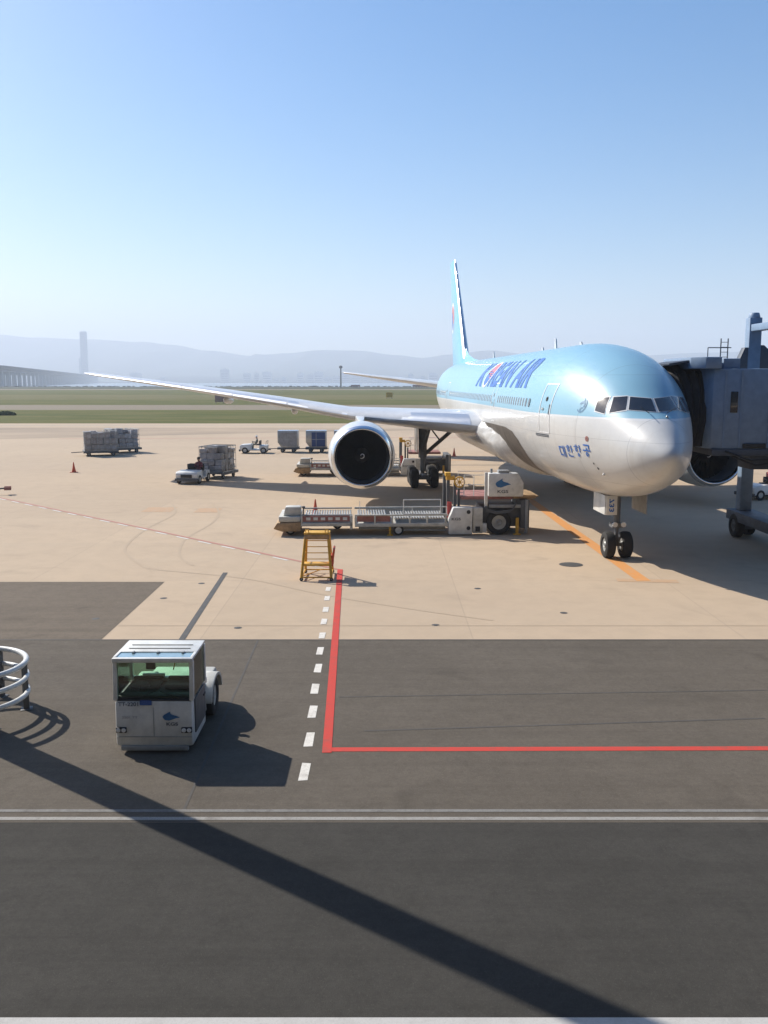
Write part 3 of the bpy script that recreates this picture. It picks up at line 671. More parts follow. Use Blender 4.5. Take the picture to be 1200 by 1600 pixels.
H4 = join2d(rects2d([(.12,.88,.86,1),(.74,.6,.86,.88),(.44,.55,.56,.74),(0,.43,1,.55)]), ring2d(.5, .17, .08, .19, 14))
for i, g in enumerate((H1, H2, H3, H4)):
    # reads left to right from aft to forward
    vs_ = [Vector((5.82-.63*i-.50*v.x, 4.10+.055*i+.44*v.y, 0)) for v in g[0]]
    decal('hangul_letter', vs_, g[1], lambda u, v: on_side(u, v, .014), M['letter'], PL, (.25, .15))
# small nose details
vs_ = []; 
sw = join2d(ring2d(4.28, 6.12, .10, .16, 12, 0.3, 3.6), ring2d(4.28, 6.12, .22, .26, 12, 2.2, 5.6), ring2d(4.33, 6.30, .08, .12, 10, 2, 5), ring2d(4.22, 5.95, .07, .11, 10, -1, 2))
decal('nose_emblem', *sw, lambda u, v: on_side(u, v, .013), mat('emblem_dusty_blue', (.10, .22, .36), .45), PL, (.2, .2))
decal('port_panel', *rects2d([(6.62, 4.80, 8.05, 4.83), (6.62, 4.86, 8.05, 4.90), (6.62, 4.83, 6.66, 4.86), (8.01, 4.83, 8.05, 4.86)]), lambda u, v: on_side(u, v, .012), M['ink'], PL, (.3, .2))
decal('static_port', *ring2d(3.6, 4.92, .03, .10, 14), lambda u, v: on_side(u, v, .013), M['red_deck'], PL)
for (x, z, r_) in ((3.45, 4.02, .04), (3.3, 3.85, .05)): decal('static_port', *ring2d(x, z, 0, r_, 10), lambda u, v: on_side(u, v, .013), M['ink'], PL)
def blob(p, r, name, m):
    b = MB(); b.lathe([(-r, .001), (-r*.7, r*.7), (0, r), (r*.7, r*.7), (r, .001)], p, 'z', 12); return b.build(name, m, PL, smooth=180)
blob(on_side(3.14, 3.65, .02), .055, 'taxi_light', M['lens']); blob(on_front(-.25, 5.78, .02), .05, 'ice_probe', M['steel'])
b = MB(); p = on_front(.30, 5.90, .02); b.cyl(p, p+Vector((-.1, .35, .22)), .014, .01, 6); p = on_front(-.30, 5.90, .02); b.cyl(p, p+Vector((-.1, -.35, .22)), .014, .01, 6); b.build('wiper', M['black'], PL)
for x, h in ((17, .55), (20, .22), (36, .5), (12, .18)):
    b = MB(); b.prism([(x, 8.62), (x+.45, 8.62), (x+.42, 8.62+h), (x+.2, 8.62+h)], 'y', -.03, .03); b.build('antenna', M['nacelle'], PL)
# nose gear
gx = 5.89
b = MB(); b.cyl((gx+.15, 0, 2.75), (gx+.05, 0, 1.35), .14, .13, 14); b.cyl((gx+.05, 0, 1.35), (gx, 0, .5), .09, .09, 14); b.cyl((gx, -.5, .535), (gx, .5, .535), .07, .07, 10); b.cyl((gx+.2, 0, 1.5), (gx+1.6, 0, 2.6), .06, .06, 8); b.cyl((gx-.12, 0, 1.3), (gx-.35, 0, .9), .03, .03, 6); b.cyl((gx-.35, 0, .9), (gx-.08, 0, .58), .03, .03, 6)
b.box(gx-.2, -.26, 1.25, gx+.25, .26, 1.42); NG = b.build('nose_gear', M['gear'], PL, smooth=50)
for s in (1, -1):
    b = MB(); b.lathe([(0, .001), (0.0, .10), (.06, .11), (.10, .06), (.1, .001)], (gx-.30, s*.17, 1.38), 'x', 14); b.build('landing_light', M['lens'], NG)
o = wheel_mb(.535, .40, .27, 28).build('wheel', [M['rubber'], M['galv']], NG); o.location = (gx, .345, .535); again(o, 'wheel', NG, (gx, -.345, .535))
b = MB(); b.box(gx-.75, .26, 1.84, gx-.70, .70, 2.6); b.build('gear_door', M['white'], PL, bevel=.01)
nd = PL.children[-1]
b = MB(); b.box(gx-.69, .70, 1.84, gx+.9, .74, 2.6); b.build('gear_door', M['white'], PL, bevel=.01)
b = MB(); b.box(gx-.68, -.95, 1.84, gx+1.1, -.91, 2.6); b.build('gear_door', M['grey'], PL, bevel=.01)  # port door coloured grey to carry the shade it hangs in
vs_, fs = text2d('733', 1, .03); vs_ = fit2d(vs_, 0, 0, .52, .2)
decal('door_number', vs_, fs, lambda u, v: Vector((gx-.756, .80-v-.0, 1.88+u)) if False else Vector((gx-.756, .38+v, 2.48-u)), M['letter'], nd)

# ------------------------------------------------------------------ jet bridge
M['bridge'] = mat('bridge_grey_cladding', (0.20, 0.28, 0.39), 0.5, var=.08)
M['bridge_d'] = mat('bridge_dark_steel', (0.07, 0.085, 0.11), 0.55)
M['canvas'] = mat('black_canvas', (0.022, 0.022, 0.026), 0.8, var=.2)
JB = thing('jet_bridge', (12.95, 37.3, 0), 'grey passenger boarding bridge with black bellows canopy against the airliner nose', 'jet bridge')
b = MB(); prof = [(-1.75, .0), (-1.85, 1.0), (-1.7, 2.3), (-1.2, 3.0), (-.4, 3.28), (.6, 3.25), (1.4, 2.9), (1.8, 2.1), (1.85, .8), (1.75, .0)]
rings = []
for k in range(15):
    t = k/14; sc = 1.0-(.09 if k % 2 else 0); x = 0.15-2.0*t
    rings.append([Vector((x-.34*max(0, 1-q[1]/1.9)*(1-t)-.45*max(0, (q[1]-1.6))*t*.9, .55+q[0]*sc*(1-.08*t), 4.45+q[1]*(sc*.5+.5)*(1-.03*t))) for q in prof])
b.loft(rings, cap=False, ring_closed=False); o = b.build('bellows_canopy', M['canvas'], JB, smooth=25)
sdm = o.modifiers.new('thickness', 'SOLIDIFY'); sdm.thickness = .05
# rotating cab: walls butt end to end round the opening
b = MB(); b.prism([(-.28, -1.12), (-.1, -1.5), (.25, -1.62), (2.4, -1.62), (2.4, 2.2), (1.0, 2.5), (-.28, 2.2)], 'z', 4.38, 7.5); CB = b.build('cab', M['bridge'], JB, bevel=.04, smooth=25)
b = MB(); b.prism([(-.95, -1.2), (-.5, -1.7), (.12, -1.7), (.12, 2.6), (-.95, 2.3)], 'z', 7.5, 7.95); b.build('cab_roof', M['bridge'], JB, bevel=.04, smooth=25)
b = MB(); b.box(-1.75, -1.1, 7.70, -.9, 2.0, 7.78, Matrix.Rotation(R(-9), 3, 'Y')); b.build('canopy_hood', M['bridge_d'], JB, bevel=.02)
b = MB(); b.box(.55, -1.65, 5.8, .84, -1.58, 6.62); b.build('cab_window', M['darkglass'], CB, bevel=.02)
b = MB(); b.box(-.1, -1.7, 4.12, 2.6, 2.5, 4.38); b.build('cab_floor', M['bridge_d'], JB, bevel=.03)
b = MB(); b.box(.32, -1.3, 7.503, .98, -.4, 7.9); b.build('roof_box', M['bridge'], JB, bevel=.03)
b = MB()
for x in (.87, 1.16): b.cyl((x, .6, 7.5), (x, .6, 8.75), .025, .025, 8)
b.cyl((.35, .6, 8.38), (1.3, .6, 8.38), .02, .02, 8); b.cyl((.35, .6, 7.5), (.35, .6, 8.38), .02, .02, 8)
for k in range(4): b.cyl((.87, .6, 8.0+k*.2), (1.16, .6, 8.0+k*.2), .012, .012, 6)
b.build('roof_ladder', M['bridge_d'], JB)
b = MB(); b.box(2.402, -1.25, 4.5, 24, 2.1, 7.22); TU = b.build('tunnel', M['bridge'], JB, bevel=.05, smooth=25)
for k in range(10):
    b = MB(); x = 2.95+k*2.1; b.box(x, -1.29, 4.55, x+2.02, -1.247, 7.12); b.build('wall_panel', M['bridge'], TU, bevel=.01)
first = None
for k in range(3):
    if first is None: b = MB(); b.box(0, 0, 0, .07, .03, 3.0); first = o = b.build('rib', M['bridge'], CB)
    else: o = again(first, 'rib', CB)
    o.location = ((.93, -1.65, 4.44), (.30, -1.65, 4.44), (2.05, -1.65, 4.44))[k]
b = MB(); b.box(1.1, -1.70, 4.42, 2.0, -1.623, 4.6); b.build('rubber_buffer', M['black'], CB, bevel=.02)
b = MB(); b.tube([(.4, -1.7, 4.3), (1.4, -1.8, 3.95), (2.5, -1.7, 4.0), (4.5, -1.5, 4.1)], .04, 6); b.tube([(.4, -1.6, 4.25), (1.6, -1.75, 3.75), (3.0, -1.6, 3.9), (5, -1.5, 4.1)], .035, 6); b.build('cable', M['black'], JB)
b = MB(); b.box(2.45, -1.34, 7.22, 24, 2.2, 7.40); b.build('roof_edge', M['bridge_d'], TU, bevel=.02)
b = MB(); b.box(2.41, -1.32, 4.2, 24, 2.15, 4.5); b.build('floor_beam', M['bridge_d'], TU, bevel=.02)
b = MB(); b.tube([(3.0, -1.36, 7.46), (24, -1.36, 7.5)], .05, 8); b.build('roof_pipe', M['galv'], TU)
# lift portal and bogie (stands behind the cab, straddling the tunnel)
b = MB(); b.box(3.2, 3.6, 1.2, 3.75, 4.1, 9.8); b.cyl((3.48, 3.85, 9.8), (3.48, 3.85, 10.02), .26, .2, 12); LC = b.build('lift_column', M['bridge'], JB, bevel=.03)
b = MB(); b.box(3.2, -2.35, 1.2, 3.75, -1.85, 9.8); b.cyl((3.48, -2.1, 9.8), (3.48, -2.1, 10.02), .26, .2, 12); b.build('lift_column', M['bridge'], JB, bevel=.03)
b = MB(); b.box(3.25, -1.85, 9.2, 3.7, 3.6, 9.5); b.build('portal_beam', M['bridge'], JB, bevel=.03)
b = MB(); b.prism([(3.75, 7.4), (5.0, 7.4), (4.9, 7.7), (3.9, 8.6), (3.75, 8.6)], 'y', 3.62, 4.05); b.prism([(2.6, 7.4), (3.2, 7.4), (3.2, 8.5), (3.05, 8.5)], 'y', 3.62, 4.05); b.build('gusset', M['bridge_d'], JB, bevel=.02)
b = MB(); b.box(2.9, -2.6, .75, 4.0, 4.4, 1.2); b.box(3.2, 3.2, .4, 3.7, 4.4, .75); b.box(3.2, -2.6, .4, 3.7, -1.6, .75); b.build('bogie', M['bridge_d'], JB, bevel=.03)
wm = wheel_mb(.55, .4, .28, 20, 'x'); first = None
for y in (3.45, 4.15, -2.4, -1.75):
    if first is None: first = o = wm.build('wheel', [M['rubber'], M['dgrey']], JB)
    else: o = again(first, 'wheel', JB)
    o.location = (3.05 if y in (3.45, -2.4) else 3.85, y, .55)
b = MB(); b.box(2.2, .2, 3.4, 3.6, 1.6, 4.2); b.build('under_unit', M['bridge_d'], JB, bevel=.03)
b = MB(); b.box(4.6, -.8, 3.3, 6.4, .8, 4.2); b.build('under_unit', M['bridge_d'], JB, bevel=.03)

# ------------------------------------------------------------------ towing tractor (front left)
TR = thing('towing_tractor', (-4.36, 16.5, 0), 'boxy white cab tow tractor with large windscreen and blue bird logo parked on the asphalt', 'tow tractor')
b = MB(); b.prism([(0, .13), (-.02, .5), (0.0, 1.04), (1.25, 1.04), (1.25, .13)], 'x', -.735, .735); BD = b.build('body', M['white'], TR, bevel=.06)
b = MB(); b.prism([(1.252, .2), (3.0, .2), (3.05, .62), (2.85, .80), (1.252, .84)], 'x', -.66, .66); b.build('engine_cover', M['dirty_white'], TR, bevel=.05)
b = MB(); b.box(-.46, .99, 1.131, -.02, 1.06, 1.24); b.build('tool_tray', M['white'], TR, bevel=.01)
for s in (1, -1):
    b = MB(); pts = [(1.45+.62*(1-cos(pi*i/12)), .45+.45*sin(pi*i/12)) for i in range(13)]; ins = [(1.45+.62-.54*cos(pi*i/12), .45+.38*sin(pi*i/12)) for i in range(13)][::-1]
    b.prism(pts+ins, 'x', s*.5, s*.82); b.build('fender', M['dirty_white'], TR, bevel=.012)
    b = MB(); b.prism([(.0, 1.04), (.10, 1.04), (.16, 1.80), (.07, 1.80)], 'x', s*.72-.04, s*.72+.04); b.build('cab_post', M['white'], TR, bevel=.012)
    b = MB(); b.box(s*.73-.03, 1.14, 1.04, s*.73+.03, 1.25, 1.80); b.build('cab_post', M['white'], TR, bevel=.012)
    b = MB(); b.box(s*.75-.012, .16, .35, s*.75+.012, 1.1, 1.03); dr = b.build('door', M['dgrey'] if s > 0 else M['white'], TR, bevel=.01)  # right-hand door dark grey: the shade on that side is painted in
    b = MB(); b.box(s*.77-.01, .9, .82, s*.77+.012, 1.04, .86); b.build('handle', M['black'], dr)
    b = MB(); b.box(s*.735-.006, .17, 1.05, s*.735+.006, 1.13, 1.79); b.build('side_window', M['cabglass'], TR)
    b = MB(); b.box(s*.62-.10, -.05, .42, s*.62+.10, .02, .53); hl = b.build('headlight', M['black'], TR, bevel=.012)
    for q in (-.05, .05):
        b2 = MB(); b2.lathe([(0, .001), (-.012, .025), (-.004, .042), (0.01, .044)], (s*.62+q, -.053, .475), 'y', 14); b2.build('lamp', M['lens'], hl)
    b = MB(); b.tube([(s*.77, .05, 1.35), (s*.93, -.02, 1.40), (s*.95, -.02, 1.30)], .012, 6); b.box(s*.95-.01, -.03, 1.08, s*.95+.03, .0, 1.32) ; 
b = MB(); b.box(-.76, -.0, 1.78, .76, .10, 1.865); b.build('windscreen_header', M['white'], TR, bevel=.015)
b = MB(); b.box(-.76, .44, 1.815, .76, 1.22, 1.87); b.box(-.76, .10, 1.815, -.70, .44, 1.87); b.box(.70, .10, 1.815, .76, .44, 1.87); RF = b.build('roof', M['white'], TR, bevel=.012)
b = MB(); b.box(-.695, .105, 1.83, .695, .435, 1.85); b.build('roof_window', M['roofglass'], RF)
for x in (-.45, 0.02, .5):
    b = MB(); b.box(x-.02, .36, 1.852, x+.02, .44, 1.885); b.build('hinge', M['grey'], RF)
for y in (.62, .86):
    b = MB(); b.box(-.6, y, 1.871, .6, y+.012, 1.886); b.build('roof_rib', M['dirty_white'], RF)
b = MB(); b.add([(-.70, .045, 1.05), (.70, .045, 1.05), (.68, .105, 1.78), (-.68, .105, 1.78)], [(0, 1, 2, 3)]); b.build('windscreen', M['cabglass'], TR)
b = MB()
for (p, q) in (((-.71, .03, 1.05), (.71, .03, 1.05)), ((-.69, .09, 1.785), (.69, .09, 1.785)), ((-.71, .03, 1.05), (-.69, .09, 1.785)), ((.71, .03, 1.05), (.69, .09, 1.785))): b.cyl(p, q, .018, .018, 6)
b.build('windscreen_seal', M['black'], TR)
b = MB(); b.box(-.70, 1.08, 1.062, .70, 1.245, 1.13); b.build('rear_sill', M['white'], TR, bevel=.01)
b = MB(); b.box(-.70, 1.2, 1.133, .70, 1.21, 1.79); b.build('rear_window', M['cabglass'], TR)
b = MB(); b.box(-.69, .06, 1.043, .69, .30, 1.11); b.build('dashboard', M['black'], TR, bevel=.02)
b = MB(); b.box(-.69, .36, 1.045, .69, 1.17, 1.06); b.build('cab_floor', M['black'], TR)
for x in (-.33, .36):
    b = MB(); b.box(x-.30, .60, 1.062, x+.30, 1.0, 1.14); b.box(x-.30, .94, 1.14, x+.30, 1.05, 1.20); b.build('seat', M['seat'], TR, bevel=.045)
b = MB(); b.tube([(-.66, .04, 1.075), (-.25, .055, 1.10), (.05, .07, 1.22)], .010, 5); b.tube([(.66, .04, 1.075), (.4, .055, 1.10), (.12, .07, 1.20)], .010, 5); b.build('wiper', M['black'], TR)
b = MB(); b.box(-.72, -.034, .335, .72, -.0215, .343); b.box(-.005, -.034, .335, .003, -.0215, .92); b.build('panel_seam', M['grey'], TR)

b = MB(); b.tube([(-.34+.19*cos(a), .40+.08*sin(a), 1.20+.10*sin(a)) for a in [2*pi*i/20 for i in range(20)]], .014, 6, True); b.cyl((-.34, .40, 1.20), (-.34, .28, 1.0), .02, .02, 8); b.build('steering_wheel', M['black'], TR)
b = MB(); b.box(-.16, .16, 1.60, .02, .19, 1.75); b.build('mirror', M['black'], TR, bevel=.01)
b = MB(); b.tube([(.12, 1.17, 1.27), (.18, 1.15, 1.5), (.26, 1.12, 1.72)], .012, 6); b.lathe([(0, .001), (.01, .03), (.07, .03), (.08, .001)], (.26, 1.12, 1.70), 'z', 10); b.build('work_lamp', M['yellow'], TR)
b = MB(); b.box(-.25, -.026, .96, -.03, -.006, 1.05); b.build('sticker', M['blue'], TR)
flat = lambda x0, z0: (lambda u, v: Vector((x0+u, -.030, z0+v)))
o = decal('logo', [Vector((v.x*.33, v.y*.18, 0)) for v in BIRD[0]], BIRD[1], lambda u, v: Vector((.17+u, -.030+.0*v, .66+v)), M['logo'], TR)
def label_text(s_, w, h, mp, m, parent, name='lettering', bold=.02):
    vs_, fs = text2d(s_, 1, bold); return decal(name, fit2d(vs_, 0, 0, w, h), fs, mp, m, parent)
label_text('KGS', .22, .065, flat(.24, .56), M['ink'], TR)
label_text('TT-2201', .38, .08, flat(-.66, .945), M['ink'], TR)
label_text('2201 TT', .30, .045, flat(-.60, .70), mat('faint_ink', (.42, .40, .40), .6), TR)
b = MB(); b.box(-.64, -.03, .06, .64, .05, .16); b.build('bumper', M['grey'], TR, bevel=.015)
b = MB(); b.box(-.6, .2, .14, .6, 2.9, .3); b.build('chassis', M['black'], TR)
w1 = wheel_mb(.30, .2, .16).build('wheel', [M['rubber'], M['dirty_white']], TR, link=True); w1.rotation_euler = (0, 0, pi/2); w1.location = (.6, .55, .30)
again(w1, 'wheel', TR, (-.6, .55, .30))
w2 = wheel_mb(.42, .26, .22).build('wheel', [M['rubber'], M['dirty_white']], TR); w2.rotation_euler = (0, 0, pi/2); w2.location = (.66, 2.07, .42); again(w2, 'wheel', TR, (-.66, 2.07, .42))
b = MB(); b.box(.52, 1.55, .86, .70, 1.62, .98); b.box(.40, 1.9, .80, .56, 2.0, .93); b.cyl((.6, 1.6, .98), (.6, 1.6, 1.06), .03, .03, 8); b.build('tail_lamp', M['lens'], TR, bevel=.01)
b = MB(); b.box(-.12, 3.0, .3, .12, 3.2, .36); b.cyl((0, 3.12, .2), (0, 3.12, .5), .03, .03, 8); b.build('tow_hitch', M['dgrey'], TR)

# ------------------------------------------------------------------ mast with pipe guard (left edge)
MS = thing('light_mast', (-9.1, 18.15, 0), 'tall grey apron floodlight mast at the far left casting the long diagonal shadow', 'light pole')
b = MB(); b.cyl((0, 0, 0), (0, 0, 26), .33, .31, 24); b.build('pole', M['galv'], MS)
b = MB(); b.box(-1.6, -.2, 26, 1.6, .2, 26.3); b.build('crossarm', M['galv'], MS)
fl = None
for x in (-1.4, -.5, .5, 1.4):
    b = MB(); b.box(x-.3, -.5, 25.6, x+.3, -.2, 26.0, Matrix.Rotation(R(-30), 3, 'X')); b.build('floodlight', M['dgrey'], MS, bevel=.02)
b = MB(); b.cyl((0, 0, 0), (0, 0, .05), .6, .6, 20); b.build('base_plate', M['galv'], MS)
GD = thing('pipe_guard', (-8.84, 18.5, 0), 'round white three-rail pipe guard rail around the mast foot at the left edge', 'guard rail')
for z, r_ in ((1.1, .06), (.76, .055), (.42, .055)):
    b = MB(); b.tube([(1.22*cos(a), 1.22*sin(a), z) for a in [2*pi*i/48 for i in range(48)]], r_, 10, True); b.build('rail', M['white'], GD, smooth=180)
first = None
for k in range(6):
    a = R(18+60*k)
    if first is None:
        b = MB(); b.box(-.06, -.06, 0, .06, .06, 1.06); b.box(-.12, -.12, 0, .12, .12, .02); first = o = b.build('post', M['dgrey'], GD, bevel=.008)
    else: o = again(first, 'post', GD)
    o.location = (1.17*cos(a), 1.17*sin(a), 0); o.rotation_euler = (0, 0, a)

# ------------------------------------------------------------------ cargo loaders
def loader(loc, rz, label, group):
    T = thing('cargo_loader', loc, label, 'cargo loader', rz, group)
    # rear conveyor section (x 0..3.6) and main conveyor section (x 3.7..8)
    b = MB(); b.prism([(0, .35), (.18, .62), (1.25, .66), (1.25, .22), (.4, .22)], 'y', 0, 2.6); b.build('bumper', M['tan'], T, bevel=.03)
    b = MB(); b.box(.25, .05, .66, 1.22, 2.5, .9); b.prism([(.45, .9), (.55, 1.32), (1.25, 1.32), (1.25, .9)], 'y', .25, .9); b.build('drive_box', M['dirty_white'], T, bevel=.03)
    b = MB(); b.cyl((1.38, .2, .9), (1.38, .2, 1.28), .03, .03, 8); b.lathe([(0, .001), (.02, .08), (.1, .08), (.12, .001)], (1.38, .2, 1.26), 'z', 10); b.build('beacon', M['dgrey'], T)
    b = MB(); b.box(1.26, 0, .46, 3.62, .14, .62); b.box(1.26, 2.46, .46, 3.62, 2.6, .62); b.box(1.26, .14, .48, 3.62, 2.46, .58); b.box(1.26, 0, .62, 1.34, .1, .95); b.box(3.5, 0, .3, 3.62, .14, .95); F1 = b.build('rear_frame', M['dirty_white'], T, bevel=.012)
    b = MB(); b.box(1.345, .02, .67, 3.49, .08, .93); sp = b.build('side_panel', M['red_deck'], T)
    for k in range(6):
        b = MB(); x = 1.5+k*.335; b.box(x, .0, .74, x+.2, .018, .87); b.build('stripe', M['white'], sp)
    b = MB(); b.box(1.3, .1, .93, 3.6, .22, .985); b.box(1.3, 2.4, .93, 3.6, 2.5, .985); b.build('guide_rail', M['galv'], T)
    b = MB(); b.box(3.72, 0, .42, 8.0, .14, .58); b.box(3.72, 2.46, .42, 8.0, 2.6, .58); b.box(3.72, .14, .44, 8.0, 2.46, .54); b.box(3.72, 0, .92, 8.0, .08, .99); b.box(3.72, 0, .58, 3.8, .08, .92); b.box(3.72, 2.5, .9, 8.0, 2.6, .99)
    for x in (4.6, 5.4, 6.2, 7.0, 7.85): b.box(x, 0.0, .58, x+.07, .06, .92)
    b.build('main_frame', M['dirty_white'], T, bevel=.01)
    b = MB(); b.box(3.82, .09, .64, 5.35, .13, .91); b.build('side_panel', M['red_deck'], T)
    first = None
    for k in range(20):
        x = 1.5+k*.112*1.0 if k < 0 else 5.45+k*.125
        if first is None:
            b = MB(); b.cyl((0, .16, .78), (0, 2.44, .78), .045, .045, 8); first = o = b.build('roller', M['steel'], T)
        else: o = again(first, 'roller', T)
        o.location = (x, 0, 0)
    for k in range(18): again(first, 'roller', T, (1.45+k*.122, 0, .06))
    for k in range(11): again(first, 'roller', T, (3.9+k*.125, 0, .06))
    b = MB()
    for x in (5.95, 6.35, 7.65, 7.92): b.cyl((x, .03, .99), (x, .03, 1.66 if x in (5.95, 7.65) else 1.35), .022, .022, 8)
    b.tube([(5.95, .03, 1.66), (7.65, .03, 1.66)], .024, 8); b.tube([(5.95, .03, 1.33), (7.92, .03, 1.33)], .024, 8); b.tube([(5.95, .03, 1.0), (7.92, .03, 1.0)], .024, 8); b.build('guard_rail', M['white'], T)
    b = MB(); b.cyl((3.95, .05, .98), (3.95, .05, 1.62), .016, .016, 6); b.build('marker_rod', M['white'], T)
    b = MB(); b.tube([(3.9, .25, .34), (5.2, .25, .32), (7.9, .25, .34)], .06, 8); b.tube([(5.8, .2, .24), (7.95, .2, .22)], .05, 8); b.build('hydraulic_pipe', M['galv'], T)
    b = MB(); b.box(5.28, .02, .06, 5.38, .14, .5); b.box(5.2, -.04, 0, 5.46, .2, .06); b.build('jack_leg', M['yellow'], T, bevel=.01)
    wm = wheel_mb(.24, .18, .15, 16).build('small_wheel', [M['rubber'], M['white']], T); wm.location = (5.72, .15, .24); again(wm, 'small_wheel', T, (5.72, 2.4, .24)); again(wm, 'small_wheel', T, (.75, .5, .24)); again(wm, 'small_wheel', T, (.75, 2.1, .24)); again(wm, 'small_wheel', T, (2.9, 2.1, .24)); 
    # lift, control panel and front platform
    b = MB(); b.prism([(8.02, .06), (9.1, .06), (9.1, 1.3), (8.22, 1.3), (8.02, .75)], 'y', -.12, .45); CPn = b.build('control_cabinet', M['white'], T, bevel=.03)
    for z in (.35, 1.1): 
        b = MB(); b.lathe([(0, .001), (-.02, .06), (0, .09), (.02, .1)], (8.92, -.125, z), 'y', 14); b.build('porthole', M['black'], CPn)
    label_text('KGS', .42, .12, lambda u, v: Vector((8.14+u, -.135, .72+v)), M['ink'], CPn)
    b = MB(); b.box(9.14, -.05, .1, 9.58, .5, 1.28); b.build('battery_cabinet', M['dirty_white'], T, bevel=.02)
    b = MB(); b.box(9.25, -.075, .18, 9.46, -.052, .42); b.build('vent', M['black'], T)
    b = MB(); b.box(7.98, .55, .3, 8.12, .72, 2.7); b.box(8.3, .55, .3, 8.42, .72, 2.35); b.box(8.5, .6, .3, 8.6, .75, 2.1); b.box(7.98, 2.2, .3, 8.12, 2.4, 2.6); b.build('lift_mast', M['dgrey'], T, bevel=.01)
    b = MB(); b.box(8.0, .40, .75, 8.2, .54, 1.5); b.build('warning_board', M['red'], T)
    b = MB(); b.box(7.95, .5, 2.5, 8.35, .8, 2.68); b.box(7.9, .45, 2.68, 8.15, .85, 2.85); b.build('hazard_head', M['yellow'], T, bevel=.02)
    b = MB(); c = (8.55, .42, 2.42); b.lathe([(-.05, .26), (.05, .26), (.05, .20), (-.05, .20), (-.05, .26)], c, 'y', 24); b.lathe([(-.06, .001), (-.06, .07), (.06, .07), (.06, .001)], c, 'y', 14)
    for k in range(4):
        a = pi*k/4; b.cyl((c[0]-.22*cos(a), c[1], c[2]-.22*sin(a)), (c[0]+.22*cos(a), c[1], c[2]+.22*sin(a)), .018, .018, 6)
    b.build('hose_reel', M['yellow'], T)
    b = MB(); b.box(8.62, .3, 1.62, 11.0, 2.7, 1.78); b.build('front_platform', M['red_deck'], T, bevel=.02)
    b = MB(); b.box(11.0, .4, 1.64, 12.1, 2.6, 1.80); b.box(12.1, .5, 1.7, 12.25, 2.5, 1.76); b.build('bridge_lip', M['tan'], T, bevel=.02)
    b = MB(); b.prism([(9.85, 1.78), (11.45, 1.78), (11.45, 2.4), (11.2, 2.85), (9.85, 2.85)], 'y', .02, .62); EB = b.build('power_unit', M['white'], T, bevel=.04)
    decal('logo', [Vector((v.x*.72, v.y*.42, 0)) for v in BIRD[0]], BIRD[1], lambda u, v: Vector((10.15+u, .012, 2.2+v)), M['logo'], EB)
    label_text('KGS', .5, .14, lambda u, v: Vector((10.25+u, .012, 1.95+v)), M['ink'], EB)
    b = MB(); b.box(10.3, .1, 2.85, 10.8, .5, 2.98); b.cyl((10.0, .3, 2.85), (10.0, .3, 3.05), .06, .06, 8); b.build('exhaust_box', M['grey'], EB, bevel=.02)
    b = MB(); b.box(9.66, .0, 1.3, 9.80, .1, 2.9); b.build('white_post', M['white'], T, bevel=.01)
    b = MB()
    for x in (8.75, 9.2): b.cyl((x, .32, 1.78), (x, .32, 2.75), .02, .02, 6)
    b.tube([(8.75, .32, 2.75), (9.66, .32, 2.75)], .02, 6); b.tube([(8.75, .32, 2.3), (9.66, .32, 2.3)], .02, 6); b.build('platform_rail', M['white'], T)
    b = MB(); b.tube([(8.75, 2.65, 1.78), (8.75, 2.65, 2.7), (11, 2.65, 2.7), (11, 2.65, 1.78)], .02, 6); b.build('platform_rail', M['white'], T)
    b = MB()
    for j in range(3):
        b.tube([(9.7+.05*j, -.02-.03*j, 1.35), (9.75, -.05, 1.22-.05*j), (10.2, -.1, 1.10-.04*j), (10.9, -.06, 1.16-.04*j), (11.1, .05, 1.4), (11.15, .1, 1.6)], .03, 6)
    b.build('hose', M['dgrey'], T)
    b = MB(); b.box(9.6, .35, .35, 11.6, 2.4, 1.25); b.box(11.35, .05, .3, 11.75, 2.6, 1.6); b.build('chassis', M['dgrey'], T, bevel=.03)
    b = MB(); b.box(11.55, -.02, .08, 11.68, .2, 1.62); b.box(9.9, .1, 1.25, 11.7, .3, 1.4); b.build('front_frame', M['grey'], T, bevel=.02)
    b = MB(); b.box(11.12, -.02, .06, 11.26, .12, .8); b.box(11.02, -.06, .0, 11.36, .2, .06); b.build('jack_leg', M['yellow'], T, bevel=.01)
    w = wheel_mb(.58, .36, .33, 28).build('wheel', [M['rubber'], M['galv']], T); w.location = (10.35, .2, .58); again(w, 'wheel', T, (10.35, 2.4, .58))
    b = MB(); b.box(9.55, .0, .12, 9.78, .22, .55); b.build('step', M['white'], T, bevel=.01)
    return T
L1 = loader((-5.05, 40.9, 0), R(2.2), 'white cargo loader with hose reel and KGS power unit standing in front of the wing', 'cargo loaders')
L2 = copy_tree(L1); L2.location = (-6.75, 67.3, 0); L2.rotation_euler = (0, 0, R(1.5)); L2['label'] = 'second white cargo loader farther off, half hidden behind the engine and main wheels'
for ch in list(L2.children):
    if ch.name.split('.')[0] in ('power_unit', 'bridge_lip', 'white_post'):
        for q in list(ch.children): bpy.data.objects.remove(q)
        bpy.data.objects.remove(ch)

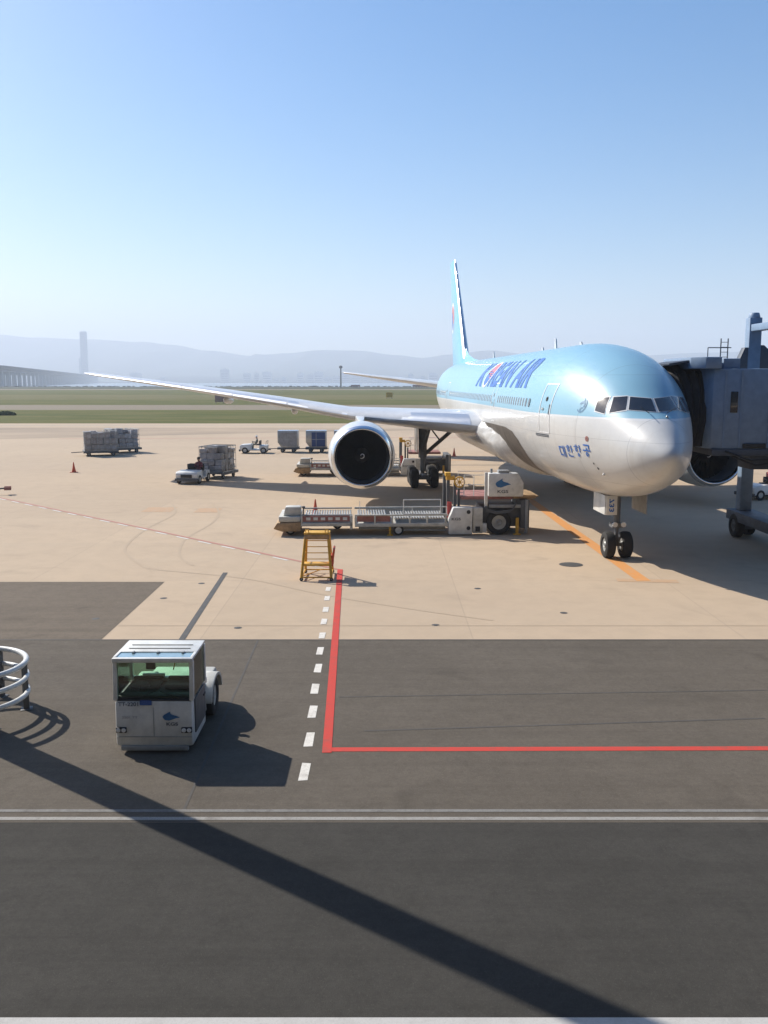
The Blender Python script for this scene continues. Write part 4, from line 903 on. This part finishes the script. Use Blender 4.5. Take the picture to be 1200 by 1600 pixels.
# ------------------------------------------------------------------ yellow maintenance stand
ST = thing('step_stand', (-2.4, 32.2, 0), 'yellow steel maintenance step stand on castors beside the corner of the red line', 'step stand')
b = MB()
for sx in (-1, 1):
    b.tube([(sx*.53, -.62, .12), (sx*.40, -.12, 1.72)], .05, 8); b.tube([(sx*.50, .75, .12), (sx*.40, .28, 1.72)], .05, 8); b.tube([(sx*.53, -.62, .14), (sx*.50, .75, .14)], .036, 8)
    b.tube([(sx*.47, -.38, .9), (sx*.46, .52, .9)], .02, 6); b.tube([(sx*.53, -.6, .16), (sx*.41, .3, 1.6)], .018, 6)
b.tube([(-.53, -.62, .14), (.53, -.62, .14)], .026, 8); b.tube([(-.5, .75, .14), (.5, .75, .14)], .026, 8); b.tube([(-.5, -.5, .16), (.1, .7, .16)], .02, 6)
b.build('frame', M['yellow'], ST)
b = MB(); b.box(-.46, -.22, 1.70, .46, .36, 1.77); b.build('platform', M['yellow'], ST, bevel=.01)
b = MB(); b.box(-.45, -.235, 1.52, .45, -.205, 1.70); b.build('kick_plate', M['tan'], ST, bevel=.005)
b = MB(); b.box(-.46, -.52, .55, .46, -.02, .62); b.build('low_platform', M['yellow'], ST, bevel=.01)
first = None
for k in range(4):
    if first is None:
        b = MB(); b.cyl((-.44, 0, 0), (.44, 0, 0), .018, .018, 6); first = o = b.build('rung', M['yellow'], ST)
    else: o = again(first, 'rung', ST)
    o.location = (0, -.30+.09*k, .78+.22*k)
b = MB(); b.tube([(-.40, -.12, 1.74), (-.40, -.12, 1.88), (-.30, -.12, 1.88), (-.30, -.12, 1.76)], .02, 6); b.tube([(.40, -.12, 1.74), (.40, -.12, 1.88), (.30, -.12, 1.88), (.30, -.12, 1.76)], .02, 6); b.build('grab_loop', M['yellow'], ST)
b = MB(); b.tube([(.52, -.3, .5), (.62, -.35, 1.15), (.60, .3, 1.15), (.52, .35, .5)], .04, 6); b.box(.50, -.3, .5, .58, .3, .9); b.build('hand_rail', M['orange'], ST)
cw = wheel_mb(.07, .05, .03, 12).build('castor', [M['rubber'], M['galv']], ST); cw.location = (-.53, -.62, .07)
for p in ((.53, -.62, .07), (-.5, .75, .07), (.5, .75, .07)): again(cw, 'castor', ST, p)

# ------------------------------------------------------------------ traffic cones
def cone(loc, label, h=.8):
    T = thing('traffic_cone', loc, label, 'traffic cone', group='orange cones on the apron')
    b = MB(); b.lathe([(.03, h*.22), (h*.5, h*.11), (h*.97, h*.04), (h, h*.03), (h, .001)], (0, 0, 0), 'z', 18); b.build('cone_body', M['orange'], T)
    b = MB(); b.box(-h*.3, -h*.3, 0, h*.3, h*.3, .04); b.build('base', M['red'], T, bevel=.01); return T
ST.scale = (1, 1, .94)
c1 = cone((-3.66, 48.0, 0), 'orange traffic cone standing behind the left end of the near cargo loader')
for loc, lab in (((-24.1, 70.4, 0), 'orange traffic cone alone on the concrete in front of the wrapped cargo pallets'), ((6.6, 85.5, 0), 'orange traffic cone seen past the main wheels under the belly')):
    c = copy_tree(c1); c.location = loc; c['label'] = lab

# ------------------------------------------------------------------ dollies, cargo, containers, tugs, drivers
def dolly(loc, rz, label, group, L=3.2, Wd=2.4):
    T = thing('pallet_dolly', loc, label, 'dolly', rz, group)
    b = MB(); b.box(-L/2, -Wd/2, .38, L/2, Wd/2, .5); b.box(-L/2, -Wd/2, .3, L/2, -Wd/2+.1, .38); b.box(-L/2, Wd/2-.1, .3, L/2, Wd/2, .38); b.build('deck', M['dgrey'], T, bevel=.01)
    b = MB(); b.tube([(-L/2, 0, .36), (-L/2-.9, 0, .32)], .04, 8); b.lathe([(-.03, .09), (.03, .09), (.03, .05), (-.03, .05)], (-L/2-.98, 0, .32), 'z', 12); b.build('tow_bar', M['dgrey'], T)
    w = wheel_mb(.19, .14, .1, 14).build('wheel', [M['rubber'], M['grey']], T); w.location = (-L/2+.5, -Wd/2+.2, .19)
    for p in ((L/2-.5, -Wd/2+.2, .19), (-L/2+.5, Wd/2-.2, .19), (L/2-.5, Wd/2-.2, .19)): again(w, 'wheel', T, p)
    return T
def m_wrap(name, c1, c2, c3):
    t = NT(name); x = t.xyz(); a = t.noise(1.4, 5, .6); c = t.noise(7, 6, .75)
    vr = t.n.new('ShaderNodeTexVoronoi'); vr.inputs['Scale'].default_value = 2.1; oi = t.n.new('ShaderNodeObjectInfo'); t.l.new(t.tc.outputs['Object'], vr.inputs['Vector'])
    col = t.mix(t.rng(a, .4, .65), c1, c2); col = t.mix(t.rng(vr.outputs['Color'], .2, .9, 0, .6), col, c3); col = t.mix(t.math('MULTIPLY', oi.outputs['Random'], .6), col, (.17, .14, .12)); col = t.mix(t.rng(c, .5, .72, 0, .6), col, (.70, .70, .70))
    t.bump(c, .6, .05); return t.out(col, t.rng(c, .3, .7, .25, .5), 0.5)
M['wrap'] = m_wrap('wrapped_boxes', (.36, .33, .31), (.46, .43, .42), (.27, .22, .17))
M['wrap2'] = m_wrap('wrapped_boxes_grey', (.46, .46, .48), (.38, .38, .41), (.25, .23, .23))
def load(loc, rz, label, group, sx, sy, sz, m, seed):
    T = thing('cargo_load', loc, label, 'cargo', rz, group); rnd = random.Random(seed)
    b = MB(); b.box(-sx/2-.05, -sy/2-.05, 0, sx/2+.05, sy/2+.05, .05); b.build('pallet', M['steel'], T)
    # wrapped stack: cartons of uneven height and depth under film
    nx, ny, nz_ = max(2, round(sx/.62)), max(2, round(sy/.62)), max(2, round(sz/.5)); first = None
    for i in range(nx):
        for j in range(ny):
            for k in range(nz_):
                if 0 < i < nx-1 and 0 < j < ny-1 and k < nz_-1: continue
                if k == nz_-1 and rnd.random() < .3: continue
                dx, dy, dz = sx/nx, sy/ny, sz/nz_; q = [rnd.uniform(-.07, .07) for _ in range(3)]
                b = MB(); x, y, z = -sx/2+(i+.5)*dx+q[0], -sy/2+(j+.5)*dy+q[1], .052+k*dz
                if first is None:
                    b.box(-dx*.49, -dy*.49, 0, dx*.49, dy*.49, dz*.985); first = o = b.build('carton', m, T, bevel=.03)
                else: o = again(first, 'carton', T)
                o.location = (x, y, z); o.rotation_euler = (q[0], q[1], q[2]*2); o.scale = (1, 1, 1 if k < nz_-1 else rnd.uniform(.6, 1.25))
    # net over the stack
    b = MB(); n = 5
    for i in range(n+1):
        x = -sx/2+sx*i/n; b.tube([(x, -sy/2-.06, .05), (x, -sy/2-.06, sz+.1), (x, sy/2+.06, sz+.1), (x, sy/2+.06, .05)], .022, 5)
    for k in range(4):
        z = .25+k*(sz-.1)/3.2; b.tube([(-sx/2-.05, -sy/2-.06, z), (sx/2+.05, -sy/2-.06, z), (sx/2+.05, sy/2+.06, z), (-sx/2-.05, sy/2+.06, z)], .02, 5, True)
    b.build('net', M['galv'], T)
    return T
def container(loc, rz, label, group, front):
    T = thing('air_container', loc, label, 'cargo container', rz, group)
    b = MB(); b.prism([(-.62, 0), (1.0, 0), (1.0, 1.62), (-1.0, 1.62), (-1.0, .5)], 'y', -.77, .77); b.build('shell', M['steel'], T, bevel=.02)
    b = MB(); b.prism([(-.50, .10), (.90, .10), (.90, 1.5), (-.86, 1.5), (-.86, .56)] if front != 'blue' else [(-.42, .1), (.92, .1), (.92, 1.5), (-.42, 1.5)], 'y', -.79, -.772); b.build('door', mat('container_grey', (.30, .29, .28), .5) if front != 'blue' else mat('container_blue', (.03, .06, .17), .6), T)
    b = MB(); b.box(-1.02, -.79, 1.622, 1.02, .79, 1.66); b.build('roof', M['alu'], T, bevel=.01)
    b = MB(); b.box(.0, -.80, .1, .05, -.791, 1.5); b.box(-.5, -.80, .78, .9, -.791, .83); b.build('door_bar', M['galv'], T); return T
def driver(loc, rz, label, shirt, cap):
    """seated person as one skinned body; x is forward"""
    vs_ = [(0, 0, 0), (0, 0, .25), (.02, 0, .48), (.03, 0, .58), (.05, 0, .68), (.06, 0, .80), (.40, .10, .03), (.44, .10, -.40), (.58, .10, -.44), (.40, -.10, .03), (.44, -.10, -.40), (.58, -.10, -.44), (.02, .21, .46), (.14, .26, .22), (.40, .15, .26), (.50, .13, .28), (.02, -.21, .46), (.14, -.26, .22), (.40, -.15, .26), (.50, -.13, .28)]
    es = [(0, 1), (1, 2), (2, 3), (3, 4), (4, 5), (0, 6), (6, 7), (7, 8), (0, 9), (9, 10), (10, 11), (2, 12), (12, 13), (13, 14), (14, 15), (2, 16), (16, 17), (17, 18), (18, 19)]
    rd = [.15, .14, .15, .06, .09, .07, .085, .06, .045, .085, .06, .045, .07, .05, .04, .035, .07, .05, .04, .035]
    me = bpy.data.meshes.new('person'); me.from_pydata(vs_, es, []); o = bpy.data.objects.new('person', me); COL.objects.link(o)
    sm_ = o.modifiers.new('skin', 'SKIN')
    lay = me.skin_vertices[0].data if me.skin_vertices else None
    if lay is None:
        bm = bmesh.new(); bm.from_mesh(me); bm.verts.layers.skin.verify(); bm.to_mesh(me); bm.free(); lay = me.skin_vertices[0].data
    for i, r_ in enumerate(rd): lay[i].radius = (r_, r_); lay[i].use_root = (i == 0)
    o.modifiers.new('sub', 'SUBSURF').levels = 1
    me.materials.append(shirt); o.location = loc; o.rotation_euler = (0, 0, rz); tag(o, label, 'person')
    b = MB(); b.lathe([(.72, .095), (.80, .11), (.88, .09), (.92, .001)], (.06, 0, 0), 'z', 14); b.box(.13, -.07, .76, .24, .07, .775); b.build('cap', cap, o)
    b = MB(); b.lathe([(.60, .05), (.66, .085), (.72, .095), (.76, .09)], (.065, 0, 0), 'z', 14); b.lathe([(-.012, .001), (0, .014), (.03, .001)], (.165, 0, .69), 'x', 6); b.build('face', M['skin'], o)
    return o
M['skin'] = mat('skin', (.42, .26, .18), .6); M['overall'] = mat('work_overall', (.10, .13, .16), .8); M['overall2'] = mat('khaki_overall', (.24, .23, .19), .8); M['maroon'] = mat('maroon_jacket', (.16, .04, .05), .8)
def tug(loc, rz, label, group):
    """open baggage tug; x is forward"""
    T = thing('baggage_tug', loc, label, 'baggage tug', rz, group)
    b = MB(); b.prism([(1.35, .3), (1.38, .72), (1.25, .86), (.25, .92), (.2, .42), (-.55, .42), (-.55, .8), (-1.3, .8), (-1.32, .3)], 'y', -.78, .78); b.build('body', M['white'], T, bevel=.05)
    b = MB(); b.box(1.30, -.82, .22, 1.44, .82, .42); b.build('bumper', M['dgrey'], T, bevel=.02)
    b = MB(); b.box(1.372, -.4, .46, 1.395, .4, .68); b.build('grille', M['black'], T)
    for s in (1, -1):
        b = MB(); b.lathe([(0, .001), (.02, .05), (.0, .085)], (1.385, s*.58, .60), 'x', 12); b.build('headlight', M['lens'], T)
    b = MB(); b.box(-.62, -.62, .8, -.2, .62, .9) ; b.box(-.62, -.62, .9, -.52, .62, 1.25); b.build('seat', M['seat'], T, bevel=.04)
    b = MB(); b.tube([(.12+.06*sin(a), .32+.17*cos(a), 1.06+.15*sin(a)) for a in [2*pi*i/16 for i in range(16)]], .015, 6, True); b.cyl((.12, .32, 1.06), (.35, .32, .85), .02, .02, 8); b.build('steering_wheel', M['black'], T)
    b = MB(); b.tube([(-1.2, -.7, .8), (-1.25, -.7, 1.2), (-1.25, .7, 1.2), (-1.2, .7, .8)], .025, 8); b.build('rear_rail', M['dgrey'], T)
    w = wheel_mb(.31, .2, .17, 18).build('wheel', [M['rubber'], M['dirty_white']], T); w.location = (.85, -.72, .31)
    for p in ((.85, .72, .31), (-.95, -.72, .31), (-.95, .72, .31)): again(w, 'wheel', T, p)
    b = MB(); b.tube([(-1.3, 0, .34), (-1.6, 0, .34)], .05, 8); b.build('hitch', M['dgrey'], T); return T
GD_ = 'pallet and container dollies'
# wrapped pallets far left
dolly((-27.1, 86.9, 0), R(20), 'dark pallet dolly under the larger brown wrapped cargo at far left', GD_)
load((-27.1, 86.9, .5), R(20), 'big block of brownish cartons under film and net, foremost of the far left pallets', 'wrapped cargo loads', 2.9, 2.2, 1.7, M['wrap'], 1)
dolly((-26.1, 90.6, 0), R(35), 'dark pallet dolly behind the larger wrapped cargo at far left', GD_)
load((-26.1, 90.6, .5), R(35), 'greyer wrapped cargo block standing behind the brownish one at far left', 'wrapped cargo loads', 2.7, 2.2, 1.75, M['wrap2'], 2)
# tug towing a wrapped pallet towards the camera
tdir = atan2(-3.6, -1.35)
t1 = tug((-13.35, 63.35, 0), R(-98), 'white baggage tug driving towards the camera ahead of a wrapped pallet', 'baggage tugs')
ms = driver((-13.0, 63.75, .86), R(-98), 'person in maroon jacket driving the tug with the wrapped pallet', M['maroon'], M['black'])
dolly((-12.2, 66.6, 0), R(75), 'dark pallet dolly coupled behind the white tug driving at the camera', GD_, 2.8, 2.0)
load((-12.2, 66.6, .5), R(75), 'tall grey wrapped cargo load on the dolly behind the white tug', 'wrapped cargo loads', 2.2, 1.75, 1.75, M['wrap2'], 3)
# tug with containers
t2 = copy_tree(t1); t2.location = (-12.75, 89.6, 0); t2.rotation_euler = (0, 0, pi); t2['label'] = 'white baggage tug seen side on, pulling the row of air containers'
driver((-12.45, 89.4, .86), pi, 'person in khaki overalls seated on the tug pulling air containers', M['overall2'], M['emb_white'])
for i, (x, lab, fr) in enumerate(((-9.55, 'silver air container with grey door just behind the tug', 'grey'), (-6.75, 'silver air container with dark blue curtain, middle of the row', 'blue'), (-3.95, 'silver air container at the end of the row behind the engine', 'grey'))):
    dolly((x, 91.0, 0), 0, ['small container dolly nearest the side-on tug', 'small container dolly under the blue fronted container', 'small container dolly at the tail of the row behind the engine'][i], GD_, 2.1, 1.6)
    container((x, 91.0, .5), 0, lab, 'air containers in a row', fr)
# sunlit tug beyond the jet bridge
t3 = copy_tree(t1); t3.location = (22.9, 54.6, 0); t3.rotation_euler = (0, 0, R(200)); t3['label'] = 'white baggage tug glimpsed in sun under the jet bridge at right edge'
b = MB(); b.box(-.5, -.6, 0, .5, .6, .7); b.box(-.4, -.5, .7, .3, .4, 1.1); o = b.build('red_case', M['red'], None, bevel=.05); o.location = (23.9, 54.9, .82); tag(o, 'red crates stacked on the tug glimpsed under the jet bridge', 'crate')
# tow bar at the left edge
TB = thing('aircraft_tow_bar', (-23.6, 56.4, 0), 'dark aircraft tow bar lying on the concrete at the left edge', 'tow bar', R(20))
b = MB(); b.tube([(-3, 0, .35), (.0, 0, .4)], .05, 8); b.build('bar', M['dgrey'], TB)
b = MB(); b.cyl((0, -.35, .4), (0, .35, .4), .05, .05, 8); b.box(-.1, -.3, .3, .3, -.2, .5); b.box(-.1, .2, .3, .3, .3, .5); b.build('head', M['red_deck'], TB)
w = wheel_mb(.17, .1, .08, 12).build('wheel', [M['rubber'], M['grey']], TB); w.location = (-.9, -.25, .17); again(w, 'wheel', TB, (-.9, .25, .17))

# ------------------------------------------------------------------ airfield and far shore
def signboard(x, y, w, h, m, label, name='taxiway_sign'):
    T = thing(name, (x, y, 0), label, 'sign'); b = MB(); b.box(-w/2, -.15, .5, w/2, .15, .5+h); b.build('board', m, T, bevel=.03)
    b = MB(); b.box(-w/2+.2, -.08, 0, -w/2+.35, .08, .5); b.box(w/2-.35, -.08, 0, w/2-.2, .08, .5); b.build('leg', M['dgrey'], T); return T
signboard(2.2, 372, 2.6, 2.0, M['yellow'], 'small yellow taxiway board in the far grass right of the engine')
signboard(-52, 290, 3.0, 3.0, M['pink_line'], 'small pinkish equipment board in the grass above the wing')
b = MB()
for (nm, x, y, w, lab) in (('localizer_antenna', -27.9, 900, 9, 'low reddish antenna row near the shore left of the tail'), ('localizer_antenna', 35.5, 900, 15, 'wider low reddish antenna row near the shore beside the rear fuselage')):
    T = thing(nm, (x, y, 0), lab, 'antenna array')
    b = MB(); b.box(-w/2, -.4, 1.8, w/2, .4, 3.4); b.build('screen', M['maroon'], T)
    first = None
    for k in range(6):
        if first is None:
            b = MB(); b.box(-.25, -.3, 0, .25, .3, 1.8); first = o = b.build('post', M['maroon'], T)
        else: o = again(first, 'post', T)
        o.location = (-w/2+1+k*(w-2)/5, 0, 0)
T = thing('lattice_mast', (-47, 1000, 0), 'thin dark mast with a lantern rising from the shore by the tailplane tip', 'mast')
b = MB(); b.cyl((0, 0, 0), (0, 0, 21), .9, .7, 8); b.build('pole', M['dgrey'], T); b = MB(); b.lathe([(20.6, .8), (21.2, 1.9), (23, 1.9), (23.8, .5)], (0, 0, 0), 'z', 10); b.build('lantern', M['dgrey'], T)
def bush(x, y, w, h, label):
    b = MB(); rnd = random.Random(int(x*7)); 
    for _ in range(500):
        a, e = rnd.uniform(0, 2*pi), rnd.uniform(0, 1); r_ = rnd.uniform(.5, 1)**.5; p = Vector((cos(a)*w/2*r_*sqrt(1-e*e), sin(a)*w/3*r_*sqrt(1-e*e), .1+h*e*r_)); q = Vector((rnd.gauss(0, 1), rnd.gauss(0, 1), rnd.gauss(0, 1))).normalized(); t_ = q.orthogonal().normalized()*rnd.uniform(.2, .45); u_ = q.cross(t_)
        b.add([p-t_, p+u_*.7, p+t_, p-u_*.7], [(0, 1, 2, 3)])
    T = thing('shrub', (x, y, 0), label, 'shrub'); b.build('foliage', M['shrub'], T, smooth=0); b = MB(); b.cyl((0, 0, 0), (0, 0, h*.5), .12, .06, 6); b.build('stem', M['tan'], T)
M['shrub'] = mat('shrub_leaf', (.07, .10, .03), .9)
bush(-79, 190, 5.0, .6, 'low dark shrub in the near grass strip at far left')
# sea bridge
SB = thing('sea_bridge', (-264, 0, 0), 'long hazy steel truss bridge on many piers crossing the water at left', 'bridge')
bd = Vector((-.2575, 1.0, 0)).normalized(); yaw = atan2(bd.y, bd.x)
def bp(Y): return Vector((-.2575*Y, Y, 0))
nrm = Vector((-bd.y, bd.x, 0))
b = MB()
def hz(Y): return 26.0+8.0*min(1, max(0, (Y-900)/700))
Ys = list(range(1225, 4700, 75))
for Y0, Y1 in zip(Ys, Ys[1:]):
    for z0, z1, w in ((-1.2, 0, 15), (-10, -8.8, 13)):
        r0 = [bp(Y0)+nrm*w*sx+Vector((0, 0, hz(Y0)+z)) for sx, z in ((-1, z0), (1, z0), (1, z1), (-1, z1))]; r1 = [bp(Y1)+nrm*w*sx+Vector((0, 0, hz(Y1)+z)) for sx, z in ((-1, z0), (1, z0), (1, z1), (-1, z1))]
        b.loft([r0, r1])
b.build('deck', M['bridge_d'], SB, smooth=0)
b = MB()
for Y0, Y1 in zip(Ys, Ys[1:]):
    for k in range(5):
        ya, yb = Y0+15*k, Y0+15*k+7.5; 
        for sx in (-1, 1):
            pa, pb, pc = bp(ya)+nrm*13*sx, bp(yb)+nrm*13*sx, bp(ya+15)+nrm*13*sx
            b.cyl(pa+Vector((0, 0, hz(ya)-9)), pb+Vector((0, 0, hz(yb)-1)), .7, .7, 4, False); b.cyl(pb+Vector((0, 0, hz(yb)-1)), pc+Vector((0, 0, hz(ya)-9)), .7, .7, 4, False)
o = b.build('truss', M['bridge_d'], SB, smooth=0)
first = None
for Y in Ys:
    if first is None:
        b = MB(); b.box(-3, -12, -6, 3, -7, 1); b.box(-3, 7, -6, 3, 12, 1); b.box(-3.5, -13, .8, 3.5, 13, 1.15) ; b.box(-2.6, -11.5, 1, 2.6, -7.5, 1) if False else None
        b = MB(); b.box(-3, -12, -8, 3, -6, 24); b.box(-3, 6, -8, 3, 12, 24); b.box(-3, -6, 19, 3, 6, 24); first = o = b.build('pier', M['grey'], SB, smooth=0)
    else: o = again(first, 'pier', SB)
    p = bp(Y); o.location = (p.x, p.y, hz(Y)-34.0); o.rotation_euler = (0, 0, yaw)
# tower and city on the far coast
M['far_wall'] = mat('far_building', (.30, .31, .33), .7); M['far_wall2'] = mat('far_building_pale', (.42, .42, .42), .7); M['win_far'] = mat('far_window', (.06, .08, .11), .3)
TW = thing('tower_building', (-1609, 4950, 3), 'tall slim pale tower building rising alone on the far coast above the wing tip', 'skyscraper')
b = MB(); b.box(-15, -15, 0, 15, 15, 262); b.build('shaft', M['far_wall'], TW, smooth=0)
b = MB(); b.box(-24, -18, 0, -15.01, 18, 128); b.build('annex', M['far_wall2'], TW, smooth=0)
b = MB(); b.box(-13, -12, 262, 13, 12, 267); b.build('crown', M['far_wall2'], TW, smooth=0)
first = None
for k in range(24):
    if first is None:
        b = MB(); b.box(-13, -15.4, 0, 13, -15.05, 5); first = o = b.build('window_band', M['win_far'], TW, smooth=0)
    else: o = again(first, 'window_band', TW)
    o.location = (0, 0, 10+k*10.4)
rnd = random.Random(11); proto = None
def far_building(px, w, h, label):
    T = thing('city_building', ((px-600)/1420.8*4960, 4960+rnd.uniform(0, 60), 3), label, 'building', group='buildings of the far city')
    b = MB(); b.box(-w/2, -10, 0, w/2, 10, h); b.build('block', M['far_wall'] if rnd.random() < .6 else M['far_wall2'], T, smooth=0)
    b = MB(); b.box(-w/5, -5, h, w/6, 5, h+3+h*.06); b.build('roof_house', M['far_wall2'], T, smooth=0)
    for k in range(max(1, int(h/14))):
        b = MB(); b.box(-w*.42, -10.3, 4+k*12, w*.42, -10.02, 9+k*12); b.build('window_band', M['win_far'], T, smooth=0)
far_building(353, 48, 66, 'tallest broad hazy block on the far shore left of the engine'); far_building(212, 62, 46, 'wide hazy block on the far shore just above the outer wing')
far_building(108, 50, 30, 'low hazy block at the end of the sea bridge'); far_building(258, 30, 24, 'small hazy block between the two wide far blocks')
for px in (388, 402, 418, 433, 446, 470, 486, 498, 512, 526, 541, 556, 571, 586, 603, 622, 641, 660, 676):
    far_building(px, rnd.uniform(22, 50), rnd.uniform(14, 52), 'one of the low hazy buildings in a row on the far shore')

# ------------------------------------------------------------------ haze
b = MB(); b.box(-7400, -160, -7.5, 7400, 9900, 520); hz_ = b.build('haze', [], None, smooth=0)
hm = bpy.data.materials.new('haze'); hm.use_nodes = True; nt = hm.node_tree
for x in list(nt.nodes): nt.nodes.remove(x)
ho = nt.nodes.new('ShaderNodeOutputMaterial'); pv = nt.nodes.new('ShaderNodeVolumePrincipled')
pv.inputs['Color'].default_value = (0.80, 0.88, 1.0, 1); pv.inputs['Density'].default_value = 0.00024; pv.inputs['Anisotropy'].default_value = 0.15
nt.links.new(pv.outputs[0], ho.inputs['Volume']); hz_.data.materials.append(hm); tag(hz_, kind='stuff', label='thin blue haze over the airfield and sea')
